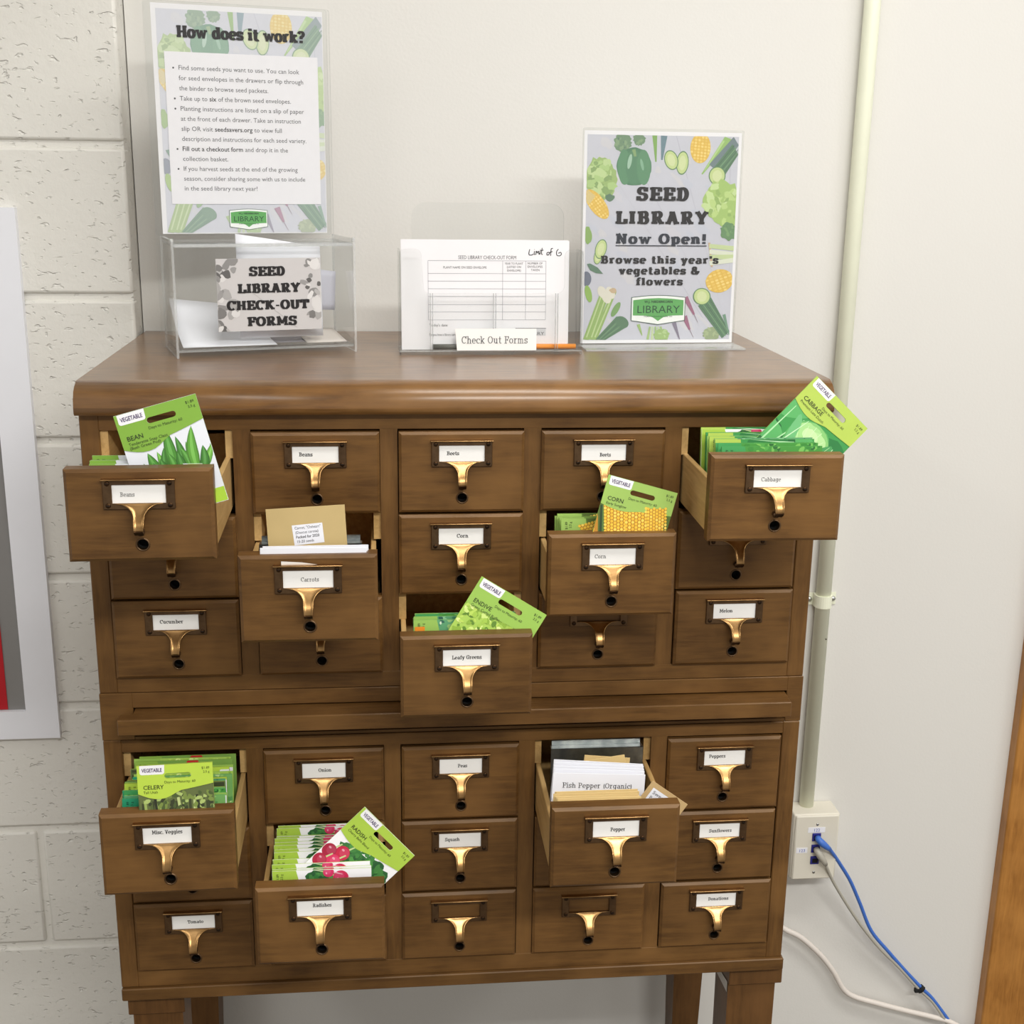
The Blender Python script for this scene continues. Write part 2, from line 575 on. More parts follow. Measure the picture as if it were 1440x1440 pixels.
X = 0.7
GL = {
    'A': (.95, [Lp(.2, 0, .475, .97), Lp(.475, .97, .75, 0), Lp(.3, .3, .65, .3)], [(.17, 0, .2), (.78, 0, .2), (.4, 1, .16)]),
    'B': (.86, [Lp(.25, 0, .25, 1), Lp(.25, .95, .45, .95) + Ap(.45, .74, .2, .21, 90, -90) + Lp(.25, .53), Lp(.25, .53, .47, .53) + Ap(.47, .29, .23, .24, 90, -90) + Lp(.25, .05)], [(.15, 0, .15), (.15, 1, .15)]),
    'C': (.88, [Ap(.47, .5, .33, .45, 48, 312), Lp(.76, .66, .76, 1)], []),
    'D': (.9, [Lp(.25, 0, .25, 1), Lp(.25, .95, .42, .95) + Ap(.42, .5, .32, .45, 90, -90) + Lp(.25, .05)], [(.15, 0, .15), (.15, 1, .15)]),
    'E': (.84, [Lp(.25, 0, .25, 1), Lp(.1, .95, .75, .95), Lp(.25, .5, .58, .5), Lp(.1, .05, .78, .05), Lp(.72, .68, .72, 1), Lp(.75, 0, .75, .32), Lp(.56, .38, .56, .62)], [(.15, 0, .15), (.15, 1, .15)]),
    'F': (.78, [Lp(.25, 0, .25, 1), Lp(.1, .95, .72, .95), Lp(.25, .5, .56, .5), Lp(.7, .66, .7, 1), Lp(.55, .38, .55, .62)], [(.25, 0, .22), (.15, 1, .15)]),
    'G': (.94, [Ap(.47, .5, .33, .45, 48, 312), Lp(.76, .66, .76, 1), Lp(.74, .05, .74, .42)], [(.72, .48, .2)]),
    'H': (.98, [Lp(.24, 0, .24, 1), Lp(.74, 0, .74, 1), Lp(.24, .5, .74, .5)], [(.22, 0, .2), (.22, 1, .2), (.76, 0, .2), (.76, 1, .2)]),
    'I': (.5, [Lp(.25, 0, .25, 1)], [(.25, 0, .22), (.25, 1, .22)]),
    'K': (.98, [Lp(.24, 0, .24, 1), Lp(.28, .42, .7, .97), Lp(.42, .56, .78, .03)], [(.22, 0, .2), (.22, 1, .2), (.72, 1, .2), (.8, 0, .18)]),
    'L': (.82, [Lp(.25, 0, .25, 1), Lp(.1, .05, .74, .05), Lp(.72, 0, .72, .38)], [(.25, 1, .22), (.15, 0, .15)]),
    'M': (1.14, [Lp(.22, 0, .22, 1), Lp(.92, 0, .92, 1), Lp(.22, 1, .56, .22), Lp(.56, .22, .92, 1)], [(.2, 0, .2), (.17, 1, .15), (.94, 0, .2), (.97, 1, .15)]),
    'N': (.98, [Lp(.22, 0, .22, 1), Lp(.76, 0, .76, 1), Lp(.22, 1, .76, 0)], [(.22, 0, .2), (.16, 1, .15), (.76, 1, .2)]),
    'O': (.94, [Ap(.47, .5, .34, .45, 0, 360)], []),
    'P': (.84, [Lp(.25, 0, .25, 1), Lp(.25, .95, .47, .95) + Ap(.47, .71, .23, .24, 90, -90) + Lp(.25, .47)], [(.25, 0, .22), (.15, 1, .15)]),
    'R': (.94, [Lp(.25, 0, .25, 1), Lp(.25, .95, .47, .95) + Ap(.47, .73, .21, .22, 90, -90) + Lp(.25, .51), Lp(.48, .5, .74, .03)], [(.25, 0, .22), (.15, 1, .15), (.79, 0, .15)]),
    'S': (.82, [Ap(.41, .73, .24, .22, 35, 270) + Ap(.41, .28, .26, .23, 90, -145), Lp(.65, .68, .65, 1), Lp(.14, 0, .14, .32)], []),
    'T': (.88, [Lp(.44, 0, .44, 1), Lp(.06, .95, .82, .95), Lp(.09, .64, .09, 1), Lp(.79, .64, .79, 1)], [(.44, 0, .24)]),
    'U': (.96, [Lp(.23, 1, .23, .35) + Ap(.48, .35, .25, .3, 180, 360) + Lp(.73, 1)], [(.21, 1, .2), (.75, 1, .2)]),
    'V': (.9, [Lp(.17, 1, .45, 0), Lp(.45, 0, .73, 1)], [(.17, 1, .2), (.73, 1, .2)]),
    'W': (1.2, [Lp(.17, 1, .38, 0), Lp(.38, 0, .6, 1), Lp(.6, 1, .82, 0), Lp(.82, 0, 1.03, 1)], [(.17, 1, .2), (1.03, 1, .2)]),
    'Y': (.92, [Lp(.15, 1, .46, .45), Lp(.77, 1, .46, .45), Lp(.46, .45, .46, 0)], [(.16, 1, .18), (.76, 1, .18), (.46, 0, .22)]),
    'a': (.74, [Ap(.35, .19, .21, .17, 0, 360), Lp(.57, 0, .57, .42) + Ap(.36, .44, .21, .22, 0, 150)], [(.63, 0, .12)]),
    'b': (.76, [Lp(.22, 0, .22, 1), Ap(.43, .35, .22, .31, 0, 360)], [(.14, 1, .14)]),
    'c': (.66, [Ap(.38, .35, .25, .31, 45, 315), Lp(.57, .46, .57, .66)], []),
    'd': (.8, [Lp(.58, 0, .58, 1), Ap(.36, .35, .22, .31, 0, 360)], [(.5, 1, .14), (.65, 0, .13)]),
    'e': (.7, [Ap(.37, .35, .25, .31, 0, 315), Lp(.12, .36, .64, .36)], []),
    'f': (.54, [Lp(.27, 0, .27, .72) + Ap(.46, .74, .19, .22, 180, 55), Lp(.06, .65, .5, .65)], [(.27, 0, .22)]),
    'g': (.78, [Ap(.36, .35, .22, .31, 0, 360), Lp(.58, .68, .58, -.08) + Ap(.36, -.08, .22, .18, 0, -140)], [(.65, .7, .12)]),
    'h': (.82, [Lp(.22, 0, .22, 1), Ap(.42, .4, .19, .26, 180, 0) + Lp(.61, 0)], [(.14, 1, .14), (.21, 0, .18), (.63, 0, .17)]),
    'i': (.46, [Lp(.23, 0, .23, .7), Lp(.23, .82, .23, 1.02)], [(.23, 0, .2), (.15, .7, .14)]),
    'k': (.8, [Lp(.22, 0, .22, 1), Lp(.27, .27, .58, .66), Lp(.36, .38, .63, .03)], [(.14, 1, .14), (.2, 0, .18), (.6, .7, .16), (.66, 0, .15)]),
    'l': (.46, [Lp(.23, 0, .23, 1)], [(.23, 0, .2), (.15, 1, .14)]),
    'm': (1.12, [Lp(.2, 0, .2, .7), Ap(.37, .42, .17, .24, 180, 0) + Lp(.54, 0), Ap(.71, .42, .17, .24, 180, 0) + Lp(.88, 0)], [(.13, .7, .13), (.2, 0, .16), (.55, 0, .15), (.91, 0, .16)]),
    'n': (.82, [Lp(.22, 0, .22, .7), Ap(.42, .4, .19, .26, 180, 0) + Lp(.61, 0)], [(.14, .7, .14), (.21, 0, .18), (.63, 0, .17)]),
    'o': (.74, [Ap(.37, .35, .25, .31, 0, 360)], []),
    'p': (.78, [Lp(.22, .7, .22, -.28), Ap(.43, .35, .22, .31, 0, 360)], [(.14, .7, .14), (.22, -.28, .2)]),
    'q': (.78, [Lp(.57, .7, .57, -.28), Ap(.36, .35, .22, .31, 0, 360)], [(.57, -.28, .2)]),
    'r': (.64, [Lp(.23, 0, .23, .7), Ap(.45, .42, .2, .24, 180, 50)], [(.15, .7, .14), (.24, 0, .21)]),
    's': (.62, [Ap(.31, .5, .19, .16, 30, 270) + Ap(.31, .19, .2, .15, 90, -150), Lp(.49, .48, .49, .7), Lp(.12, 0, .12, .2)], []),
    't': (.56, [Lp(.26, .95, .26, .2) + Ap(.41, .2, .15, .16, 180, 320), Lp(.06, .65, .5, .65)], []),
    'u': (.82, [Lp(.21, .7, .21, .28) + Ap(.4, .28, .19, .23, 180, 360), Lp(.59, 0, .59, .7)], [(.14, .7, .14), (.52, .7, .13), (.66, 0, .12)]),
    'v': (.76, [Lp(.16, .7, .38, 0), Lp(.38, 0, .6, .7)], [(.16, .7, .17), (.61, .7, .16)]),
    'w': (1.06, [Lp(.16, .7, .35, 0), Lp(.35, 0, .53, .66), Lp(.53, .66, .71, 0), Lp(.71, 0, .9, .7)], [(.16, .7, .17), (.91, .7, .16)]),
    'y': (.78, [Lp(.16, .7, .4, .05), Lp(.63, .7, .3, -.26)], [(.16, .7, .17), (.63, .7, .16), (.24, -.28, .13)]),
    '!': (.42, [Lp(.21, .34, .21, 1), Lp(.21, 0, .21, .2)], []),
    '?': (.66, [Ap(.33, .74, .21, .21, 170, -60) + Lp(.33, .5, .33, .34), Lp(.33, 0, .33, .2)], []),
    "'": (.32, [Lp(.16, .66, .16, 1)], []),
    '"': (.5, [Lp(.14, .66, .14, 1), Lp(.36, .66, .36, 1)], []),
    '-': (.5, [Lp(.08, .4, .42, .4)], []),
    '.': (.36, [Lp(.18, 0, .18, .18)], []),
    ',': (.36, [Lp(.2, .16, .13, -.12)], []),
    '(': (.42, [Ap(.5, .4, .27, .58, 130, 230)], []),
    ')': (.42, [Ap(-.08, .4, .27, .58, 50, -50)], []),
    '&': (.98, [Ap(.38, .76, .17, .19, 0, 360), Ap(.36, .27, .24, .23, 0, 360), Lp(.28, .62, .82, .02), Ap(.5, .4, .32, .38, -75, 0)], [(.84, .45, .14)]),
    ' ': (.42, [], []),
}


def ribbon(mb, pts, wf, mat, off, T):
    """stroke of varying width along a polyline"""
    n = len(pts)
    L_, R_ = [], []
    for i in range(n):
        a, b = pts[max(i - 1, 0)], pts[min(i + 1, n - 1)]
        dx, dy = b[0] - a[0], b[1] - a[1]
        d = hypot(dx, dy) or 1e-9
        nx, ny = -dy / d, dx / d
        w = wf(dx, dy) / 2
        L_.append((pts[i][0] + nx * w, pts[i][1] + ny * w))
        R_.append((pts[i][0] - nx * w, pts[i][1] - ny * w))
    lv = [mb.bm.verts.new(T(x, z, off)) for x, z in L_]
    rv = [mb.bm.verts.new(T(x, z, off)) for x, z in R_]
    idx = mb.mi(mat)
    for i in range(n - 1):
        f = mb.bm.faces.new((lv[i], rv[i], rv[i + 1], lv[i + 1]))
        f.material_index = idx


STY = {'heavy': (.33, .15, .18), 'bold': (.2, .085, .1), 'roman': (.13, .06, .06)}


def slab_text(mb, s, x0, x1, base, cap, style, mat='ink', off=0.0003, T=ident, space=0.0):
    thick, thin, sh = STY[style]
    tot = sum(GL[c][0] for c in s) + space * (len(s) - 1)
    sx = (x1 - x0) / tot
    k = min(sx, cap * 1.15)        # stroke width follows the narrower scale
    px = x0
    j = 0
    for c in s:
        adv, st, se = GL[c]
        def TT(x, z, o, px=px):
            return T(px + x * sx, base + z * cap, o)
        for line in st:
            a = cap / sx

            def wf(dx, dy):
                d = hypot(dx, dy * a)
                return thin + (thick - thin) * abs(dy * a) / (d or 1)
            j += 1
            # draw in real proportions so that curves keep an even stroke
            pts = [(px + x * sx, base + z * cap) for x, z in line]
            hv = {'w': .66, 'W': .7, 'M': .82, 'N': .9, 'm': .85}.get(c, 1.0)

            def wr(dx, dy):
                d = hypot(dx, dy) or 1
                return (thin * cap + (thick * k * hv - thin * cap) * abs(dy) / d)
            ribbon(mb, pts, wr, mat, off + 0.000004 * (j % 7), T)
        for x, z, hw in se:
            z0, z1 = (z, z + sh) if z <= 0 else (z - sh, z)
            j += 1
            mb.fan([(px + (x - hw) * sx, base + z0 * cap), (px + (x + hw) * sx, base + z0 * cap), (px + (x + hw) * sx, base + z1 * cap), (px + (x - hw) * sx, base + z1 * cap)], mat, off + 0.000004 * (j % 7), T)
        px += (adv + space) * sx


_FT = {}


def sans(s, bold=0.0):
    """letters of Blender's built-in face as flat triangles: (verts, faces, width)"""
    key = (s, bold)
    if key not in _FT:
        cu = bpy.data.curves.new('lettering', 'FONT')
        cu.body = s
        cu.size = 1.0
        cu.offset = bold
        cu.resolution_u = 2
        cu.fill_mode = 'BOTH'
        o = bpy.data.objects.new('lettering', cu)
        COL.objects.link(o)
        dg = bpy.context.evaluated_depsgraph_get()
        me = bpy.data.meshes.new_from_object(o.evaluated_get(dg))
        v = [(a.co.x, a.co.y) for a in me.vertices]
        f = [tuple(p.vertices) for p in me.polygons]
        _FT[key] = (v, f, max([a[0] for a in v] or [0]))
        bpy.data.objects.remove(o)
        bpy.data.curves.remove(cu)
        bpy.data.meshes.remove(me)
    return _FT[key]


def sans_text(mb, s, x, base, size, mat='ink', off=0.0003, T=ident, bold=0.0, width=None, align='l'):
    v, f, w = sans(s, bold)
    sx = size if width is None else width / max(w, 1e-6)
    x0 = x if align == 'l' else x - w * sx / 2 if align == 'c' else x - w * sx
    bv = [mb.bm.verts.new(T(x0 + a * sx, base + b * size, off)) for a, b in v]
    idx = mb.mi(mat)
    for q in f:
        try:
            ff = mb.bm.faces.new([bv[i] for i in q])
            ff.material_index = idx
        except ValueError:
            pass
    return w * sx


# ------------------------------------------------------------------ the setting
D = 0.4435           # the back wall
YB = 0.3862          # face of the block wall
WIDE = 0.8569

m = MB()
m.box(-3.0, 4.0, -5.0, D + 0.3, FLOOR_Z - 0.1, FLOOR_Z, 'floor_carpet')
tag(m.build('floor'), 'carpeted floor below the wooden cabinet', 'floor', kind='structure')
m = MB()
m.box(-3.0, 4.0, -5.0, D + 0.3, CEIL_Z, CEIL_Z + 0.1, 'ceiling_tile')
tag(m.build('ceiling'), 'pale tiled ceiling over the room', 'ceiling', kind='structure')
m = MB()
m.box(-0.004, 4.0, D, D + 0.2, FLOOR_Z, CEIL_Z, 'wall_paint')
tag(m.build('wall_back'), 'smooth off-white painted wall behind the cabinet', 'wall', kind='structure')

# painted concrete blocks, face nearer than the smooth wall, ending in a return beside the cabinet
m = MB()
m.box(-3.0, -0.0055, YB + 0.005, D + 0.2, FLOOR_Z, CEIL_Z, 'block_paint')
J = 0.0045
zj = 1.2362
for k in range(-7, 9):
    z1 = zj - k * 0.2032
    z0 = z1 - 0.2032
    xr = -0.0045
    first = True
    xj = -0.198 if k % 2 else 0.0
    while xr > -1.5:
        xl = xj - 0.4064 if xr <= xj + 0.01 else xj
        if abs(xl - xr) < 0.02:
            xl -= 0.4064
        m.box(xl + J, xr - (0 if first else J), YB, YB + 0.03, max(z0 + J, FLOOR_Z), min(z1 - J, CEIL_Z), 'block_paint', bevel=0.0045, seg=2)
        first = False
        xr = xl
        xj = xl
tag(m.build('wall_left'), 'painted concrete block wall beside the cabinet', 'wall', kind='structure')

m = MB()
m.box(1.386, 1.78, D - 0.022, D + 0.004, FLOOR_Z, CEIL_Z, 'oak_trim', bevel=0.003, seg=2)
tag(m.build('trim_1'), 'honey coloured wooden door casing on the smooth wall', 'trim', kind='structure')

# white frame hung on the block wall
fr = empty('wall_panel', (-0.40, YB, 0.377))
tag(fr, 'white framed panel on the block wall, grey border around red', 'panel')
L0, R0, B0, T0 = -0.62, -0.1513, 0.377, 1.1527
fx, fz = 0.40, -0.377
w_ = 0.0465
m = MB()
m.slab(rect(L0 + fx, R0 + fx, B0 + fz, T0 + fz), 0.011, 'frame_white', holes=[rect(L0 + w_ + fx, R0 - w_ + fx, B0 + 0.0445 + fz, T0 - w_ + fz)])
bmesh.ops.translate(m.bm, verts=m.bm.verts, vec=(0, -0.011, 0))
m.build('frame', fr)
m = MB()
m.box(L0 + w_ + fx, R0 - w_ + fx, -0.004, -0.0005, B0 + 0.0445 + fz, T0 - w_ + fz, 'panel_grey')
tag(m.build('mat_board', fr), 'grey border inside the frame')
m = MB()
m.box(L0 + w_ + fx + 0.027, -0.2249 + fx, -0.0055, -0.0042, B0 + 0.046 + fz, T0 - w_ + fz - 0.2, 'panel_red')
tag(m.build('centre_panel', fr), 'red panel inside the grey border')

# ------------------------------------------------------------------ card catalog cabinet
cab = empty('card_catalog', (WIDE / 2, 0.2, FLOOR_Z))
tag(cab, 'brown wooden card catalog of thirty small drawers on four legs', 'cabinet')


def cpart(mb, name, loc=None, rot=(0, 0, 0), label=None):
    """a part of the cabinet, its mesh given in world coordinates unless LOC says where its origin stands"""
    o = mb.build(name)
    o.parent = cab
    base = Vector(cab.location)
    o.location = (Vector(loc) if loc else Vector((0, 0, 0))) - base
    o.rotation_euler = rot
    if label:
        o['label'] = label
    return o


s_, d_, g_ = 0.02156, 0.14639, 0.02013
colx = [s_ + i * (d_ + g_) for i in range(5)]
UZ = [0.9237, 0.82508, 0.72457, 0.62632]
LZ = [0.52985, 0.42792, 0.3266, 0.22868]
ZTOP = 0.97924

# the top with its rounded front edge
prof = [(D - 0.002, 0.9433), (-0.012, 0.9433), (-0.0145, 0.946)]
rr = 0.027
for k in range(0, 10):
    a = pi - (pi / 2) * k / 9
    prof.append((-0.0145 + rr + rr * cos(a), ZTOP - rr + rr * sin(a)))
prof.append((D - 0.002, ZTOP))
m = MB()
m.extrude_x(prof, -0.0015, WIDE + 0.007, 'wood_top', smooth_ids=set(range(2, 12)))
bmesh.ops.bevel(m.bm, geom=[e for e in m.bm.edges if abs(e.verts[0].co.x - e.verts[1].co.x) < 1e-6 and e.verts[0].co.z > 0.95 and e.verts[1].co.z > 0.95], offset=0.006, segments=3, affect='EDGES', clamp_overlap=True)
cpart(m, 'top_board')


def case(name, z0, z1, rows):
    m = MB()
    f = 0.020
    yb = D - 0.012
    # frame: outer sides, stiles between columns (full depth), rails
    m.box(0, s_, 0, yb, z0, z1, 'wood_z', bevel=0.0012)
    m.box(WIDE - s_, WIDE, 0, yb, z0, z1, 'wood_z', bevel=0.0012)
    for i in range(4):
        a = colx[i] + d_
        m.box(a, a + g_, 0.0004, yb - 0.001, rows[3] - 0.001, rows[0] + 0.001, 'wood_z')
    m.box(s_ - 0.0004, WIDE - s_ + 0.0004, 0.0002, f, rows[0], z1 - 0.0004, 'wood_x', bevel=0.0006)
    m.box(s_ - 0.0004, WIDE - s_ + 0.0004, 0.0002, f, z0 + 0.0004, rows[3], 'wood_x', bevel=0.0006)
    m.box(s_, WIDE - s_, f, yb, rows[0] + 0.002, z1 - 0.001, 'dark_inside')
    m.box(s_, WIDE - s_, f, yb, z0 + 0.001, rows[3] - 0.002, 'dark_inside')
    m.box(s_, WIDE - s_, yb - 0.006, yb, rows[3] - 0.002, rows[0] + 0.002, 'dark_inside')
    return cpart(m, name)


case('upper_case', 0.60623, 0.9433, UZ)
case('lower_case', 0.20539, 0.54589, LZ).location.y -= 0.0022

# the section between them, with its pull-out shelf
m = MB()
z0, z1 = 0.54589, 0.60623
m.box(-0.0006, 0.0377, -0.0012, D - 0.012, z0, z1, 'wood_x', bevel=0.0007)
m.box(0.8373, WIDE + 0.0006, -0.0012, D - 0.012, z0, z1, 'wood_x', bevel=0.0007)
m.box(0.0370, 0.8380, -0.0011, D - 0.012, 0.5872, z1 - 0.0001, 'wood_x', bevel=0.0007)
m.box(0.0375, 0.8375, 0.0, D - 0.012, z0, 0.5495, 'wood_x')  # set low so the open gap stands in for the shelf's cast shadow
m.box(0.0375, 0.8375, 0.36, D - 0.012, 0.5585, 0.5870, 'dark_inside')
cpart(m, 'shelf_section')
m = MB()
m.box(0.0245, 0.8345, -0.0325, -0.0145, 0.5655, 0.5855, 'wood_x', bevel=0.0012)
m.box(0.0400, 0.8350, -0.0145, 0.34, 0.5685, 0.5853, 'wood_x')
cpart(m, 'pull_out_shelf')

m = MB()
m.box(0.0005, 0.8588, -0.0075, D - 0.010, 0.1888, 0.2058, 'wood_x', bevel=0.0012)
cpart(m, 'base_molding')
for lx0, lx1, ly0, ly1, cx0, cx1 in ((0.0095, 0.0720, 0.008, 0.070, 0.0045, 0.0752), (0.7900, 0.8550, 0.008, 0.070, 0.7900, 0.8625), (0.0135, 0.0670, 0.352, 0.414, 0.0135, 0.0670), (0.8015, 0.8555, 0.352, 0.414, 0.8015, 0.8555)):
    m = MB()
    zs_ = [0.1888, 0.05, FLOOR_Z]
    t = [0, 0.0005, 0.009]
    rings = []
    for z, q in zip(zs_, t):
        rings.append([(lx0 + q, ly0 + q, z), (lx1 - q, ly0 + q, z), (lx1 - q, ly1 - q, z), (lx0 + q, ly1 - q, z)])
    m.rings(rings, 'wood_leg', smooth=False)
    if cx0 != lx0 or cx1 != lx1:
        m.box(cx0, cx1, ly0 - 0.004, ly1 - 0.001, 0.1600, 0.1890, 'wood_leg', bevel=0.001)
    if lx0 == 0.7900:
        m.flat([(0.0015, 0.162), (0.0015, 0.146), (0.056, 0.140), (0.042, 0.154)], 'sticker', 0.0004, T=lambda y, z, o: (0.7897 - o, 0.008 + y, z))
    cpart(m, 'leg')

# ---------- one drawer front, shared shape
DH = 0.0972


def drawer_front_mesh(h):
    m = MB()
    w, t, c = d_ - 0.0012, 0.018, 0.0033
    x0, x1 = -w / 2, w / 2
    hole = ell(0.0005, h - 0.0795, 0.0056, 0.0056, 20)
    outer = rect(x0 + c, x1 - c, c, h - c)
    v3 = [[Vector((x, z, 0)) for x, z in outer], [Vector((x, z, 0)) for x, z in hole]]
    bv = [m.bm.verts.new((v.x, 0, v.y)) for pl in v3 for v in pl]
    iw = m.mi('wood_x')
    for tr in tessellate_polygon(v3):
        f = m.bm.faces.new([bv[i] for i in tr])
        f.material_index = iw
    a = [m.bm.verts.new(p) for p in ((x0, c * 0.8, 0), (x1, c * 0.8, 0), (x1, c * 0.8, h), (x0, c * 0.8, h))]
    b = [m.bm.verts.new(p) for p in ((x0, t, 0), (x1, t, 0), (x1, t, h), (x0, t, h))]
    for i in range(4):
        j = (i + 1) % 4
        for q in ((bv[i], bv[j], a[j], a[i]), (a[i], a[j], b[j], b[i])):
            f = m.bm.faces.new(q)
            f.material_index = iw
    f = m.bm.faces.new(b)
    f.material_index = iw
    n = len(hole)
    hb = [m.bm.verts.new((x, 0.015, z)) for x, z in hole]
    ib = m.mi('black_hole')
    for i in range(n):
        f = m.bm.faces.new((bv[4 + i], bv[4 + (i + 1) % n], hb[(i + 1) % n], hb[i]))
        f.material_index = ib
    f = m.bm.faces.new(hb)
    f.material_index = ib
    return m


def box_mesh():
    m = MB()
    L_ = 0.325
    hw = 0.0700
    for sx in (-1, 1):
        xa, xb = sorted((sx * hw, sx * (hw - 0.006)))
        m.box(xa, xb, 0.017, L_, 0.005, 0.066, 'pale_wood', bevel=0.0008)
    m.box(-hw + 0.006, hw - 0.006, 0.017, L_, 0.006, 0.011, 'pale_wood')
    m.box(-hw + 0.006, hw - 0.006, L_ - 0.008, L_, 0.011, 0.066, 'pale_wood')
    return m


def holder_mesh(h):
    """label frame: four bars with a ledge along the top and a screw in each corner; z from the drawer's top"""
    m = MB()
    q = lambda z: h + z
    t = 0.0026
    m.box(-0.0350, 0.0350, -t, 0.0004, q(-0.0158), q(-0.0102), 'bronze', bevel=0.0005)
    m.box(-0.0350, 0.0350, -t, 0.0004, q(-0.0414), q(-0.0352), 'bronze', bevel=0.0005)
    for sx in (-1, 1):
        xa, xb = sorted((sx * 0.0350, sx * 0.0262))
        m.box(xa, xb, -t - 0.0001, 0.0004, q(-0.0413), q(-0.0103), 'bronze', bevel=0.0005)
    m.box(-0.0362, 0.0362, -0.0062, 0.0003, q(-0.0108), q(-0.0094), 'brass', bevel=0.0006, seg=2)
    for sx in (-1, 1):
        for z in (-0.0142, -0.0372):
            cx = sx * 0.0302
            m.lathe_y(cx, q(z), [(0.0027, -t + 0.0005), (0.0026, -t - 0.0006), (0.0015, -t - 0.0011), (0.0003, -t - 0.0012)], 'dark_bronze', 12)
            m.box(cx - 0.0018, cx + 0.0018, -t - 0.0014, -t - 0.001, q(z) - 0.0003, q(z) + 0.0003, 'black_hole')
    return m


def pull_mesh(h):
    """cup pull: wide lip under the label window sweeping forward and down into a narrow hooked tip"""
    m = MB()
    nt_, nx = 30, 15
    rings = []
    for i in range(nt_ + 1):
        s = 0.0320 * (i / nt_)                     # way down from the lip
        t = i / nt_
        z = h - 0.0350 - s
        # stands off the front: flush at the lip, arcs forward, curls back at the tip
        y = -0.0026 - 0.0150 * sin(t * pi * 0.60) ** 1.3
        if t > 0.8:
            y += 0.007 * ((t - 0.8) / 0.2) ** 2
        r_ = 0.0125
        q = max(0.0, 1 - s / r_)
        half = 0.0063 + 0.0199 * (1 - sqrt(max(0.0, 1 - q * q))) - 0.0022 * t
        row = []
        for k in range(nx):
            u = -1 + 2 * k / (nx - 1)
            rim = 0.0012 * max(0.0, (abs(u) - 0.55) / 0.45) ** 1.5 * min(1, 0.3 + 3 * t)     # raised rims
            row.append((half * u, y - rim, z))
        back = []
        for k in range(nx - 1, -1, -1):
            u = -1 + 2 * k / (nx - 1)
            back.append((half * 0.95 * u, y + 0.0017, z - 0.0003))
        rings.append(row + back)
    m.rings(rings[:25], 'brass')
    m.rings(rings[24:], 'dark_bronze')
    # dark rounded tip
    zt_ = h - 0.0668
    m.lathe_y(0, zt_ + 0.0012, [(0.0006, -0.0075), (0.0032, -0.0072), (0.0036, -0.0045), (0.0034, 0.0002)], 'bronze', 12)
    return m


def ferrule_mesh(h):
    m = MB()
    m.lathe_y(0.0005, h - 0.0795, [(0.0055, 0.006), (0.0055, -0.0004), (0.0060, -0.0012), (0.0069, -0.0008), (0.0074, 0.0004)], 'bronze', 22, caps=False)
    return m


proto = {}
for k in ('box', 'holder', 'pull', 'ferrule'):
    mm = {'box': box_mesh, 'holder': lambda: holder_mesh(DH), 'pull': lambda: pull_mesh(DH), 'ferrule': lambda: ferrule_mesh(DH)}[k]()
    o = mm.build('proto_' + k)
    proto[k] = o.data
    bpy.data.objects.remove(o)
o = drawer_front_mesh(DH).build('proto_front')
proto['front'] = o.data
bpy.data.objects.remove(o)
for k, v in proto.items():
    v.name = {'box': 'drawer_box', 'holder': 'label_holder', 'pull': 'drawer_pull', 'ferrule': 'rod_ferrule', 'front': 'drawer'}[k]

# (pull-out, dx, dz, yaw, pitch), then the card: text, from-to as shares of the window, height, bold
OPEN = {('u', 0, 0): (0.1797, 0.0011, 0.0003, 0.0199, 0.0), ('u', 1, 1): (0.1477, -0.003, -0.0028, -0.0025, 0.0252), ('u', 3, 1): (0.0865, -0.0007, -0.0026, 0.0026, 0.018),
        ('u', 4, 0): (0.1447, -0.0014, 0.0008, -0.0195, 0.0), ('u', 2, 2): (0.1361, -0.001, -0.0009, 0.0074, 0.0), ('l', 0, 0): (0.150, 0.0019, -0.0006, 0.015, 0.0),
        ('l', 1, 1): (0.1481, -0.0005, 0.0013, -0.0008, 0.0), ('l', 3, 0): (0.1733, -0.0015, 0.0002, -0.0049, 0.0)}
CARD = {('u', 0, 0): ('Beans', .15, .42, .36), ('u', 1, 0): ('Beans', .15, .44, .40), ('u', 2, 0): ('Beets', .17, .44, .40), ('u', 3, 0): ('Beets', .41, .66, .24), ('u', 4, 0): ('Cabbage', .16, .57, .34),
        ('u', 1, 1): ('Carrots', .35, .71, .36), ('u', 2, 1): ('Corn', .40, .66, .40), ('u', 3, 1): ('Corn', .11, .36, .40), ('u', 0, 2): ('Cucumber', .15, .66, .42), ('u', 2, 2): ('Leafy Greens', .19, .81, .40),
        ('u', 4, 2): ('Melon', .15, .46, .40), ('l', 0, 0): ('Misc. Veggies', .19, .81, .58), ('l', 1, 0): ('Onion', .37, .67, .40), ('l', 2, 0): ('Peas', .43, .65, .40), ('l', 3, 0): ('Pepper', .38, .70, .34),
        ('l', 4, 0): ('Peppers', .12, .52, .50), ('l', 1, 1): ('Radishes', .34, .74, .56), ('l', 2, 1): ('Squash', .14, .49, .44), ('l', 4, 1): ('Sunflowers', .24, .80, .36), ('l', 0, 2): ('Tomato', .36, .73, .40), ('l', 4, 2): ('Donations', .30, .81, .46)}
NOCARD = {(q, c, r) for q in 'ul' for c in range(5) for r in range(3)} - set(CARD)
DRAWERS = {}


def sub(name, data, parent):
    o = bpy.data.objects.new(name, data)
    COL.objects.link(o)
    o.parent = parent
    return o


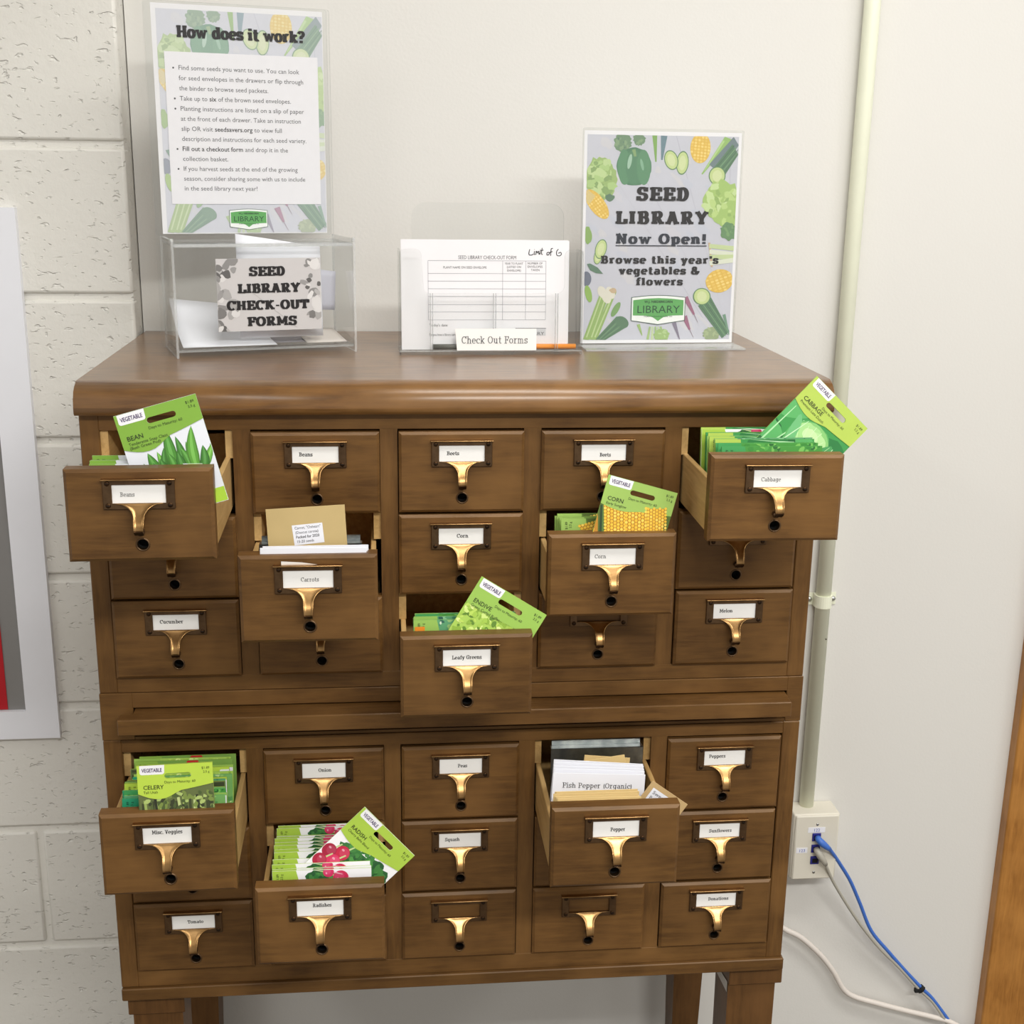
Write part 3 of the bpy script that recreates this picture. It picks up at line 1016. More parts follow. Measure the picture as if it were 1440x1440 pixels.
for sec, Z in (('u', UZ), ('l', LZ)):
    for r in range(3):
        for c in range(5):
            key = (sec, c, r)
            p_, dx, dz, yaw, pitch = OPEN.get(key, (0.007, 0.0006 * ((c * 7 + r * 5) % 3 - 1), 0.0, 0.0, 0.0))
            h = Z[r] - Z[r + 1] - 0.0030
            dr = sub('drawer', proto['front'], cab)
            loc = Vector((colx[c] + d_ / 2 + dx, -p_, Z[r + 1] + 0.0008 + dz))
            dr.location = loc - Vector(cab.location)
            dr.rotation_euler = (pitch, 0, yaw)
            dr.scale = (1, 1, h / DH)
            DRAWERS[key] = dr
            bx = sub('drawer_box', proto['box'], dr)
            bx.rotation_euler = (-pitch, 0, -yaw * 0.55)
            bx['label'] = 'pale unstained wooden box of the drawer'
            sub('label_holder', proto['holder'], dr)
            sub('drawer_pull', proto['pull'], dr)
            sub('rod_ferrule', proto['ferrule'], dr)
            if key not in NOCARD:
                m = MB()
                w0, w1, zb, zt_ = -0.0264, 0.0264, DH - 0.0354, DH - 0.0157
                m.box(w0, w1, -0.0009, -0.0001, zb, zt_, 'card_white')
                if key == ('u', 1, 1):
                    m.face([(-0.0275, -0.0015, DH - 0.0094), (0.010, -0.0015, DH - 0.0094), (-0.006, -0.0022, DH - 0.0066), (-0.0275, -0.0022, DH - 0.0052)], 'card_white')
                if key in CARD:
                    tx, a, b, zz = CARD[key]
                    W_ = w1 - w0
                    slab_text(m, tx, w0 + a * W_, w0 + b * W_, zb + zz * (zt_ - zb), 0.0046, 'roman' if key in (('u', 0, 0), ('u', 4, 0), ('u', 1, 1), ('u', 3, 1)) else 'bold', 'ink', 0.0011)
                cd = m.build('label_card', dr)
                if key in CARD:
                    cd['label'] = 'white card lettered %s' % CARD[key][0]

# pale wooden guide strips seen in the open bays
for (sec, c, r) in OPEN:
    Z = UZ if sec == 'u' else LZ
    for sx in (0, 1):
        m = MB()
        x0 = colx[c] if sx == 0 else colx[c] + d_ - 0.0085
        m.box(x0, x0 + 0.0085, 0.004, 0.38, Z[r] - 0.0335, Z[r] - 0.0005, 'pale_wood')
        cpart(m, 'drawer_guide', label='pale wooden guide strip inside the open bay')

# ------------------------------------------------------------------ prints
_CM = {}


def cm(rgb, tone='full'):
    r, g, b = rgb
    if tone == 'full_art':
        k = 0.80
        r, g, b = r * k + 186 * (1 - k), g * k + 190 * (1 - k), b * k + 198 * (1 - k)
    if tone == 'pale':
        k = 0.46
        r, g, b = r * k + 222 * (1 - k), g * k + 224 * (1 - k), b * k + 232 * (1 - k)
    elif tone == 'grey':
        y = 0.3 * r + 0.59 * g + 0.11 * b
        y = y * 0.72 + 190 * 0.28
        r, g, b = y, y, y
    key = (int(r), int(g), int(b))
    if key not in _CM:
        nm = 'print_%d_%d_%d' % key
        plain(nm, key, 0.6, 0.02, 90)
        _CM[key] = nm
    return _CM[key]


def logo(mb, cx, cz, w, h, T, off=0.0006, tone='full'):
    """library badge: open book outline, green field, lettering"""
    def out(g):
        a, b = w / 2 - g, h / 2 - g
        top = [(a * (1 - 2 * k / 10), b * (0.86 + 0.14 * sin(pi * k / 10)) if True else b) for k in range(11)]
        bot = [(-a, -b * 0.72), (-a * 0.5, -b * 0.86), (0, -b), (a * 0.5, -b * 0.86), (a, -b * 0.72)]
        return [(cx + x, cz + z) for x, z in top + bot]
    mb.flat(out(0), cm((70, 96, 84), tone), off, T)
    mb.flat(out(w * 0.012), cm((240, 243, 240), tone), off + 0.0001, T)
    a, b = w / 2 * 0.93, h / 2
    g = [(a, b * 0.66), (a * 0.5, b * 0.76), (0, b * 0.8), (-a * 0.5, b * 0.76), (-a, b * 0.66), (-a, -b * 0.36), (-a * 0.5, -b * 0.38), (-a * 0.22, -b * 0.48), (0, -b * 0.74), (a * 0.22, -b * 0.48), (a * 0.5, -b * 0.38), (a, -b * 0.36)]
    mb.flat([(cx + x, cz + z) for x, z in g], cm((96, 168, 92), tone), off + 0.0002, T)
    sans_text(mb, 'LIBRARY', cx, cz - h * 0.12, h * 0.33, cm((40, 84, 52), tone), off + 0.0003, T, width=w * 0.80, align='l') if False else None
    v, f, ww = sans('LIBRARY')
    sans_text(mb, 'LIBRARY', cx - w * 0.40, cz - h * 0.10, h * 0.36, cm((36, 78, 50), tone), off + 0.0003, T, width=w * 0.80)
    v, f, ww = sans('W.J. NIEDERKORN', 0.03)
    sans_text(mb, 'W.J. NIEDERKORN', cx - w * 0.26, cz + h * 0.24, h * 0.11, cm((30, 66, 42), tone), off + 0.0003, T, bold=0.03, width=w * 0.52)
    sans_text(mb, 'PORT WASHINGTON, WI', cx - w * 0.26, cz - h * 0.24, h * 0.07, cm((36, 78, 50), tone), off + 0.0003, T, width=w * 0.52)


def veg_art(mb, T, x0, x1, z0, z1, tone, seed=3, off=0.0001):
    """printed still life: vegetables laid round the edge of pale grey boards; (px, py) in the print's own grid"""
    rnd = random.Random(seed)
    dxs, dzs = (x1 - x0), (z1 - z0)

    def S(px, py):
        v = (py - 105) / 1253.0
        xl, xr = 195 - 35 * v, 1115 - 75 * v
        u = (px - xl) / (xr - xl)
        u = min(1.0, max(0.0, u))
        v = min(1.0, max(0.0, v))
        return (x0 + u * dxs, z1 - v * dzs)
    lay = [off + 0.00005]

    def P(pts, rgb):
        q = [S(a, b) for a, b in pts]
        # drop repeats where the print's edge trims the figure
        o_ = [q[0]]
        for p in q[1:]:
            if abs(p[0] - o_[-1][0]) + abs(p[1] - o_[-1][1]) > 1e-5:
                o_.append(p)
        if len(o_) > 2:
            lay[0] += 0.000001
            mb.flat(o_, cm(rgb, tone), lay[0], T)
    mb.fan(rect(x0, x1, z0, z1), cm((203, 203, 214), tone), off, T)
    for k in range(5):          # boards
        a = 240 + k * 330
        P(strip(a - 500, 100, a + 720, 1360, 5), (176, 176, 190))
    for k in range(40):
        cx, cy = rnd.uniform(200, 1050), rnd.uniform(120, 1340)
        P(blob(cx, cy, rnd.uniform(20, 70), rnd.uniform(10, 30), rnd, 12, 0.3, 0.8), rnd.choice([(208, 206, 214), (198, 200, 214), (210, 208, 212)]))

    def leafy(cx, cy, rx, ry, cols, n, rot=0.0, sz=(0.14, 0.34)):
        P(blob(cx, cy, rx, ry, rnd, 34, 0.12, rot), cols[0])
        for _ in range(n):
            a, r = rnd.uniform(0, 2 * pi), sqrt(rnd.random()) * 0.85
            w = rnd.uniform(*sz)
            P(blob(cx + rx * r * cos(a), cy + ry * r * sin(a), rx * w, ry * w * 0.6, rnd, 12, 0.25, rnd.uniform(0, 3)), rnd.choice(cols))

    def cob(cx, cy, rx, ry, rot):
        P(ell(cx, cy, rx, ry, 26, rot), (232, 182, 52))
        nx_, ny_ = 6, max(4, int(ry / 9))
        for i in range(nx_):
            for j in range(ny_):
                u, v = -0.83 + 1.66 * i / (nx_ - 1), -0.9 + 1.8 * j / (ny_ - 1)
                if u * u + v * v < 0.92:
                    x, y = rx * u, ry * v
                    P(ell(cx + x * cos(rot) - y * sin(rot), cy + x * sin(rot) + y * cos(rot), rx * 0.13, ry * 0.8 / ny_, 8, rot), rnd.choice([(246, 208, 92), (250, 216, 110), (238, 192, 70)]))

    def cuke(xa, ya, xb, yb, w):
        P(strip(xa, ya, xb, yb, w, w * 0.86), (70, 112, 74))
        for k in range(-2, 3):
            dx, dy = (yb - ya), -(xb - xa)
            d = hypot(dx, dy)
            P(strip(xa + dx / d * k * w * 0.18, ya + dy / d * k * w * 0.18, xb + dx / d * k * w * 0.15, yb + dy / d * k * w * 0.15, w * 0.05), (104, 150, 100) if k % 2 else (54, 92, 62))

    def slice_(cx, cy, rx, ry, rot=0.0):
        P(ell(cx, cy, rx, ry, 22, rot), (78, 124, 70))
        P(ell(cx, cy, rx * 0.88, ry * 0.9, 22, rot), (196, 216, 134))
        P(ell(cx, cy, rx * 0.55, ry * 0.62, 18, rot), (214, 226, 160))
    leafy(405, 150, 52, 55, [(96, 132, 92), (120, 152, 106), (78, 112, 84)], 14)
    leafy(505, 130, 38, 36, [(96, 132, 92), (120, 152, 106), (78, 112, 84)], 9)
    P(strip(598, 105, 604, 262, 30, 8), (116, 164, 66))
    P(strip(655, 105, 640, 250, 40, 10), (92, 122, 132))
    leafy(272, 370, 92, 132, [(150, 182, 96), (172, 204, 118), (126, 160, 84), (190, 216, 140)], 46)
    P(blob(325, 480, 30, 22, rnd, 12), (74, 110, 78))
    # bell pepper
    P(blob(472, 292, 104, 116, rnd, 26, 0.03), (58, 112, 72))
    for dx, rx in ((-58, 40), (0, 50), (58, 42)):
        P(ell(472 + dx, 296, rx, 106, 22), (74, 132, 86) if dx else (66, 122, 80))
    P(ell(446, 262, 12, 46, 14, 0.2), (156, 196, 166))
    P(ell(520, 280, 9, 36, 14, -0.2), (120, 172, 134))
    P(strip(470, 190, 480, 232, 22, 14), (120, 156, 90))
    slice_(765, 266, 38, 72, 0.12)
    slice_(697, 250, 42, 60, -0.25)
    cob(876, 175, 62, 92, 0.1)
    P(strip(1050, 105, 884, 332, 56, 8), (140, 186, 86))
    P(strip(1020, 130, 900, 310, 14, 4), (176, 212, 126))
    P(strip(1115, 125, 960, 300, 90, 84), (96, 116, 118))
    cuke(1110, 180, 985, 322, 96)
    slice_(977, 340, 52, 56, 0.3)
    cob(248, 520, 48, 104, -0.62)
    P([(190, 430), (240, 470), (205, 520), (185, 500)], (222, 196, 120))
    leafy(1010, 500, 116, 132, [(160, 196, 92), (186, 216, 118), (140, 176, 80), (200, 226, 146)], 52)
    leafy(1060, 590, 74, 100, [(160, 196, 92), (186, 216, 118), (140, 176, 80)], 28)
    leafy(1046, 680, 52, 54, [(84, 130, 74), (106, 152, 86)], 12)
    P(strip(925, 750, 940, 900, 12), (206, 168, 122))
    for k, (ya, yb) in enumerate(((770, 785), (805, 822), (838, 838), (878, 858))):
        P(strip(925, ya, 1080, yb, 26, 30), (226, 232, 206) if k % 2 else (198, 216, 150))
    cob(985, 988, 86, 72, -0.35)
    P(blob(192, 705, 24, 52, rnd, 16, 0.15), (128, 168, 76))
    slice_(252, 838, 24, 48, 0.2)
    slice_(270, 792, 34, 62, 0.25)
    P([(186, 884), (205, 880), (250, 905), (282, 944), (240, 940), (205, 922)], (74, 112, 84))
    P(ell(182, 975, 30, 46, 16), (92, 98, 116))
    P(ell(194, 1068, 20, 54, 16, -0.2), (136, 180, 66))
    for xa, xb in ((262, 176), (290, 206), (330, 226)):
        P(strip(xa + 20, 1050, xb, 1358, 26, 34), (140, 176, 84))
        P(strip(xa + 20, 1050, xb + 5, 1340, 7, 8), (188, 212, 140))
    for cx, cy in ((276, 1058), (325, 1062), (300, 1090)):
        P(ell(cx, cy, 26, 40, 16, -0.4), (230, 226, 206))
    P(blob(338, 1048, 20, 16, rnd, 12, 0.3), (202, 172, 130))
    P(ell(356, 1166, 18, 52, 16, 0.5), (108, 154, 76))
    cuke(395, 1240, 262, 1380, 92)
    P(ell(392, 1246, 44, 34, 16, 0.7), (70, 112, 74))
    for (a, b, c, d_) in ((775, 1090, 828, 1200), (768, 1210, 800, 1296)):
        P(strip(a, b, c, d_, 34, 12), (150, 84, 112))
        P(strip(c, d_, c + 22, d_ + 50, 4, 2), (130, 100, 112))
    P(strip(705, 1250, 738, 1358, 26, 6), (120, 110, 130))
    P(strip(490, 1260, 512, 1330, 20, 6), (150, 186, 96))
    for k in range(5):
        P(strip(560 + 16 * k, 1275, 545 + 26 * k, 1358, 10, 16), (196, 214, 158) if k % 2 else (158, 190, 110))
    leafy(630, 1330, 46, 40, [(150, 184, 100), (176, 206, 130)], 10)
    leafy(930, 1325, 50, 42, [(140, 158, 110), (162, 178, 124)], 12)
    cuke(892, 1118, 1030, 1330, 96)
    slice_(876, 1086, 54, 54)
    P(strip(1010, 1200, 1050, 1330, 20, 26), (96, 140, 110))


# ------------------------------------------------------------------ poster stand at the end of the top
ps = empty('sign_stand', (0.7151, 0.2917, ZTOP + 0.0003), (0, 0, 0.0604))
tag(ps, 'clear acrylic L-shaped stand holding the Seed Library Now Open poster', 'sign stand', 'acrylic displays on the cabinet top')
lean = -0.0259
for y in (-0.0026, 0.0012):
    m = MB()
    m.slab(rrect(-0.1100, 0.1100, 0.002, 0.2868, 0.002, 2), 0.0014, 'acrylic', 'acrylic_edge')
    o = m.build('front_sheet' if y < 0 else 'back_sheet', ps)
    o.location = (0, y, 0)
    o.rotation_euler = (lean, 0, 0)
m = MB()
m.box(-0.1105, 0.1105, -0.052, 0.004, 0.0, 0.0024, 'acrylic_edge')
m.build('base_plate', ps)

m = MB()
m.box(-0.1079, 0.1079, 0, 0.0003, 0.0035, 0.2835, 'paper')
veg_art(m, ident, -0.1040, 0.1040, 0.0080, 0.2785, 'full_art')


def sp(px, py):
    v = (py - 105) / 1253.0
    xl, xr = 195 - 35 * v, 1115 - 75 * v
    return (-0.1040 + (px - xl) / (xr - xl) * 0.208, 0.2785 - v * 0.2705)


for tx, a, b, base, cap, st in (('SEED', 485, 801, 494, 79, 'heavy'), ('LIBRARY', 357, 916, 636, 76, 'heavy'), ('Now Open!', 358, 906, 757, 60, 'heavy'), ("Browse this year's", 268, 977, 879, 46, 'heavy'), ('vegetables &', 376, 862, 946, 46, 'heavy'), ('flowers', 476, 758, 1014, 46, 'heavy')):
    (xa, zb), (xb, _) = sp(a, base), sp(b, base)
    ctr = 'ink' if tx != 'Now Open!' else cm((34, 40, 52))
    slab_text(m, tx, xa, xb, zb, cap * 0.2705 / 1253, st, ctr, 0.0009, space=0.12)
xa, zb = sp(358, 770)
xb, _ = sp(690, 770)
m.fan(rect(xa, xb, zb - 0.0006, zb + 0.0006), cm((34, 40, 52)), 0.0009)
xa, _ = sp(726, 770)
xb, _ = sp(908, 770)
m.fan(rect(xa, xb, zb - 0.0006, zb + 0.0006), cm((34, 40, 52)), 0.0009)
cx, cz = sp(610, 1170)
logo(m, cx, cz, 0.0765, 0.0405, ident, 0.0009)
po = m.build('poster', None, normals=False)
po.matrix_world = Matrix.Translation((0.7151, 0.2917, ZTOP + 0.0003)) @ Matrix.Rotation(0.0604, 4, 'Z') @ Matrix.Rotation(lean, 4, 'X') @ Matrix.Translation((0, 0.0002, 0))
tag(po, 'vegetable-bordered Seed Library Now Open poster in the clear stand', 'poster')

# ------------------------------------------------------------------ ballot box with its tall sign back
BX = Matrix.Translation((0.0846, 0.1687, ZTOP + 0.0003)) @ Matrix.Rotation(0.2812, 4, 'Z')
BW, BD, BH = 0.2298, 0.1106, 0.1442
bb = empty('ballot_box')
bb.matrix_world = BX
tag(bb, 'clear acrylic drop box with a tall sign holder as its back', 'drop box', 'acrylic displays on the cabinet top')


def apanel(name, x0, x1, y0, y1, z0, z1, parent, edge='acrylic_edge'):
    m = MB()
    d = (x1 - x0, y1 - y0, z1 - z0)
    thin = d.index(min(d))
    a, e = 'acrylic', edge
    mats = {0: [e, a, e, a, e, e], 1: [a, e, a, e, e, e], 2: [e, e, e, e, a, a]}[thin]
    m.box(x0, x1, y0, y1, z0, z1, a, mats=mats)
    return m.build(name, parent)


apanel('side_panel', 0, 0.003, 0, BD, 0, BH, bb)
apanel('side_panel', BW - 0.003, BW, 0, BD, 0, BH, bb)
apanel('front_panel', 0.003, BW - 0.003, 0.002, 0.005, 0.0075, BH - 0.003, bb)
apanel('bottom_panel', 0.003, BW - 0.003, 0.005, BD - 0.004, 0.0065, 0.0095, bb)
m = MB()
for a in ((0.003, BW - 0.003, 0.002, 0.022), (0.003, 0.06, 0.022, 0.032), (0.21, BW - 0.003, 0.022, 0.032), (0.003, BW - 0.003, 0.032, BD - 0.004)):
    m.box(a[0], a[1], a[2], a[3], BH - 0.0085, BH - 0.0055, 'acrylic', mats=['acrylic_edge'] * 4 + ['acrylic'] * 2)
m.box(0.004, BW - 0.004, 0.0015, 0.004, BH - 0.0090, BH - 0.0050, 'acrylic_edge')
m.build('lid', bb)
for x in (0.0015, BW - 0.0015):
    m = MB()
    m.tube([(x, 0.004, BH - 0.004), (x, 0.004, BH + 0.0015)], 0.0022, 'acrylic_edge', 10)
    m.build('hinge_pin', bb)
m = MB()
m.slab(rrect(-0.0045, BW, 0.0, 0.4285, 0.003, 3), 0.002, 'acrylic', 'acrylic_edge')
m.build('back_panel', bb).location = (0, BD + 0.0005, 0)
m = MB()
m.slab(rrect(-0.0040, 0.2255, 0.1435, 0.4280, 0.003, 3), 0.0015, 'acrylic', 'acrylic_edge')
m.build('sign_cover', bb).location = (0, BD - 0.0028, 0)

# the How does it work sheet
m = MB()
m.box(0.0046, 0.2205, 0, 0.0003, 0.1459, 0.4253, 'paper')
veg_art(m, ident, 0.0105, 0.2198, 0.1470, 0.4190, 'pale', 3)
slab_text(m, 'How does it work?', 0.0345, 0.1965, 0.3862, 0.0140, 'heavy', 'ink', 0.0010)
m.fan(rect(0.0182, 0.2128, 0.1835, 0.3690), cm((231, 230, 234)), 0.0008)
rows_ = [(True, [('Find some seeds you want to use. You can look', 0)]), (False, [('for seed envelopes in the drawers or flip through', 0)]), (False, [('the binder to browse seed packets.', 0)]),
         (True, [('Take up to ', 0), ('six', 1), (' of the brown seed envelopes.', 0)]), (True, [('Planting instructions are listed on a slip of paper', 0)]), (False, [('at the front of each drawer. Take an instruction', 0)]),
         (False, [('slip OR visit ', 0), ('seedsavers.org', 1), (' to view full', 0)]), (False, [('description and instructions for each seed variety.', 0)]), (True, [('Fill out a checkout form', 1), (' and drop it in the', 0)]),
         (False, [('collection basket.', 0)]), (True, [('If you harvest seeds at the end of the growing', 0)]), (False, [('season, consider sharing some with us to include', 0)]), (False, [('in the seed library next year!', 0)])]
wd = [.1535, .1590, .1130, .1420, .1585, .1545, .1290, .1610, .1360, .0580, .1480, .1580, .0945]
zz = 0.3475
for i, (bul, runs) in enumerate(rows_):
    x = 0.0345
    if bul:
        m.fan(ell(x - 0.0060, zz + 0.0022, 0.0012, 0.0012, 10), 'ink_grey', 0.0009)
    tot = 0
    ws = []
    for t, b_ in runs:
        w_e = sans(t.strip() + '|', 0.012 if b_ else 0.0)[2] - sans('|')[2]
        w_e += 0.28 * (len(t) - len(t.strip()))
        ws.append(w_e)
        tot += w_e
    kx = wd[i] / tot
    for (t, b_), w_e in zip(runs, ws):
        lead = 0.28 * kx * (len(t) - len(t.lstrip()))
        vv, ff, real = sans(t.strip(), 0.012 if b_ else 0.0)
        sans_text(m, t.strip(), x + lead, zz, 0.0080, 'ink' if b_ else 'ink_grey', 0.0009, bold=0.012 if b_ else 0.0, width=real * kx)
        x += w_e * kx
    zz -= 0.01226
logo(m, 0.1155, 0.1640, 0.0500, 0.0270, ident, 0.0009)
o = m.build('instruction_sheet', None, normals=False)
o.matrix_world = BX @ Matrix.Translation((0, BD - 0.0006, 0))
tag(o, 'How does it work instruction sheet above the acrylic drop box', 'sign')

# card on the front of the box
m = MB()
m.box(0.0528, 0.1842, 0, 0.0004, 0.0312, 0.1212, cm((200, 197, 197)))
rnd = random.Random(5)
for cx, cz, rx, rz, n in ((0.064, 0.110, 0.011, 0.011, 10), (0.061, 0.086, 0.009, 0.016, 8), (0.066, 0.058, 0.010, 0.014, 8), (0.175, 0.108, 0.009, 0.012, 8), (0.174, 0.084, 0.010, 0.018, 10), (0.060, 0.040, 0.007, 0.008, 6), (0.173, 0.055, 0.010, 0.010, 8)):
    for k in range(n):
        a, r = rnd.uniform(0, 6.28), sqrt(rnd.random())
        y = rnd.choice([96, 120, 138, 152, 166, 178, 214, 220])
        px, pz = cx + rx * r * cos(a) * 1.3, cz + rz * r * sin(a) * 1.2
        w_ = rnd.uniform(0.0025, 0.0085)
        pts = [(min(0.1840, max(0.0530, x)), min(0.1210, max(0.0314, z))) for x, z in blob(px, pz, w_, w_ * rnd.uniform(0.4, 1.2), rnd, 10, 0.2, a)]
        m.flat(pts, cm((y, y - 2, y - 3)), 0.0002 + 0.000004 * k)
m.flat(strip(0.092, 0.083, 0.152, 0.034, 0.0005), cm((176, 174, 174)), 0.0003)
for tx, a, b, zb in (('SEED', 350, 401, 388), ('LIBRARY', 333, 422, 411.5), ('CHECK-OUT', 317, 434, 435), ('FORMS', 345, 416, 458)):
    xa, xb = 0.0528 + (a - 304) / 148 * 0.1310, 0.0528 + (b - 304) / 148 * 0.1310
    z = 0.1212 - (zb - 364) / 101.0 * 0.0900
    slab_text(m, tx, xa, xb, z, 0.0113, 'heavy', 'ink', 0.0006, space=0.04)
o = m.build('title_card', None, normals=False)
o.matrix_world = BX @ Matrix.Translation((0, 0.0015, 0))
tag(o, 'grey Seed Library check-out forms card on the drop box front', 'sign')


# papers dropped into the box
def sheet(name, corners, mat, label, group=None, thick=0.0006, cat='paper', M=BX, seg=6, sag=0.0):
    """a paper spanning four corners (front-left, front-right, back-right, back-left), a little curled"""
    m = MB()
    a, b, c, d_ = [Vector(p) for p in corners]
    nrm = (b - a).cross(d_ - a).normalized()
    top, bot = [], []
    for i in range(seg + 1):
        v = i / seg
        r1, r2 = [], []
        for j in range(seg + 1):
            u = j / seg
            p = (a * (1 - u) + b * u) * (1 - v) + (d_ * (1 - u) + c * u) * v
            p = p + nrm * sag * (4 * v * (1 - v))
            r1.append(m.bm.verts.new(p + nrm * thick / 2))
            r2.append(m.bm.verts.new(p - nrm * thick / 2))
        top.append(r1)
        bot.append(r2)
    idx = m.mi(mat)
    for i in range(seg):
        for j in range(seg):
            for g, o_ in ((top, 1), (bot, -1)):
                q = [g[i][j], g[i][j + 1], g[i + 1][j + 1], g[i + 1][j]][::o_]
                f = m.bm.faces.new(q)
                f.material_index = idx
                f.smooth = True
    ring = [(i, 0) for i in range(seg + 1)] + [(seg, j) for j in range(1, seg + 1)] + [(i, seg) for i in range(seg - 1, -1, -1)] + [(0, j) for j in range(seg - 1, 0, -1)]
    for (i, j), (k, l) in zip(ring, ring[1:] + ring[:1]):
        f = m.bm.faces.new((top[i][j], top[k][l], bot[k][l], bot[i][j]))
        f.material_index = idx
    o = m.build(name)
    o.matrix_world = M
    return tag(o, label, cat, group)


sheet('folded_form', [(0.0826, 0.020, 0.020), (0.1900, 0.020, 0.020), (0.1900, 0.027, 0.1335), (0.0826, 0.027, 0.1500)], 'slip_white', 'white form sticking up out of the drop box slot', 'forms dropped in the box', sag=0.001)
sheet('folded_form', [(0.010, 0.012, 0.0115), (0.128, 0.012, 0.0115), (0.108, 0.100, 0.052), (0.006, 0.100, 0.064)], 'slip_white', 'curled white form sloping up the back of the drop box', 'forms dropped in the box', sag=-0.006)
sheet('folded_form', [(0.120, 0.030, 0.0115), (0.170, 0.030, 0.0115), (0.176, 0.095, 0.030), (0.112, 0.095, 0.026)], cm((150, 146, 152)), 'dark grey form lying in the middle of the drop box', 'forms dropped in the box', sag=-0.002)
sheet('folded_form', [(0.168, 0.018, 0.0115), (0.221, 0.018, 0.0115), (0.220, 0.090, 0.020), (0.165, 0.090, 0.022)], cm((214, 206, 200)), 'pale form lying flat beside the dark grey form', 'forms dropped in the box')
sheet('folded_form', [(0.178, 0.060, 0.050), (0.216, 0.060, 0.048), (0.220, 0.066, 0.098), (0.176, 0.066, 0.104)], cm((196, 196, 208)), 'small lavender form standing behind the lettered card', 'forms dropped in the box')

# ------------------------------------------------------------------ brochure holder with the forms
HM = Matrix.Translation((0.4796, 0.2050, ZTOP + 0.0003)) @ Matrix.Rotation(0.030, 4, 'Z')
bh = empty('brochure_holder')
bh.matrix_world = HM
tag(bh, 'clear plastic pocket holder full of check-out forms', 'brochure holder', 'acrylic displays on the cabinet top')
W2 = 0.1189


def quarter(cx, cz, r, a0, a1, n=5):
    return [(cx + r * cos(radians(a0 + (a1 - a0) * k / n)), cz + r * sin(radians(a0 + (a1 - a0) * k / n))) for k in range(n + 1)]


front = [(-W2, 0.0), (-0.080, 0.0), (-0.080, 0.0045), (-0.026, 0.0045), (-0.022, 0.0), (0.026, 0.0), (0.030, 0.0045), (0.082, 0.0045), (0.082, 0.0), (W2, 0.0)]
front += quarter(W2 - 0.008, 0.1340 - 0.008, 0.008, 0, 90) + quarter(0.0985 + 0.004, 0.1260, 0.008, 90, 180)
front += quarter(0.0945 - 0.010, 0.0785 + 0.010, 0.010, 0, -90)
front += quarter(-0.0800, 0.0785 + 0.008, 0.008, -90, -180) + quarter(-0.0985, 0.1260, 0.008, 0, 90) + quarter(-W2 + 0.008, 0.1340 - 0.008, 0.008, 90, 180)
m = MB()
m.slab(front, 0.0018, 'acrylic', 'acrylic_line')
o = m.build('front_panel', bh)
o.rotation_euler = (-0.05, 0, 0)
for x in (-0.0800, -0.0770, 0.0015, 0.0045, 0.0825, 0.0855):
    m = MB()
    m.box(x, x + 0.0008, -0.0016, 0.0004, 0.005, 0.0785, 'acrylic_line')
    m.build('rib', bh).rotation_euler = (-0.05, 0, 0)
for sx in (-1, 1):
    m = MB()
    pts = [(0.0, 0.0), (0.044, 0.0), (0.052, 0.1320), (0.0066, 0.1320)]
    x0 = sx * W2 - (0.0018 if sx > 0 else 0)
    ring = [[(x0, y, z) for y, z in pts], [(x0 + 0.0018, y, z) for y, z in pts]]
    m.rings(ring, 'acrylic', smooth=False, caps=True)
    m.build('side_panel', bh)
m = MB()
m.slab([(-W2, 0.0), (W2, 0.0), (W2, 0.128)] + [(0.1000, 0.128)] + quarter(0.1000 - 0.018, 0.1900 - 0.018, 0.018, 0, 90) + quarter(-0.1000 + 0.018, 0.1900 - 0.018, 0.018, 90, 180) + [(-0.1000, 0.128), (-W2, 0.128)], 0.0018, 'acrylic', 'acrylic_line')
o = m.build('back_panel', bh)
o.location = (0, 0.044, 0)
o.rotation_euler = (-0.06, 0, 0)
apanel('bottom_panel', -W2, W2, 0.002, 0.046, 0.0035, 0.0053, bh)

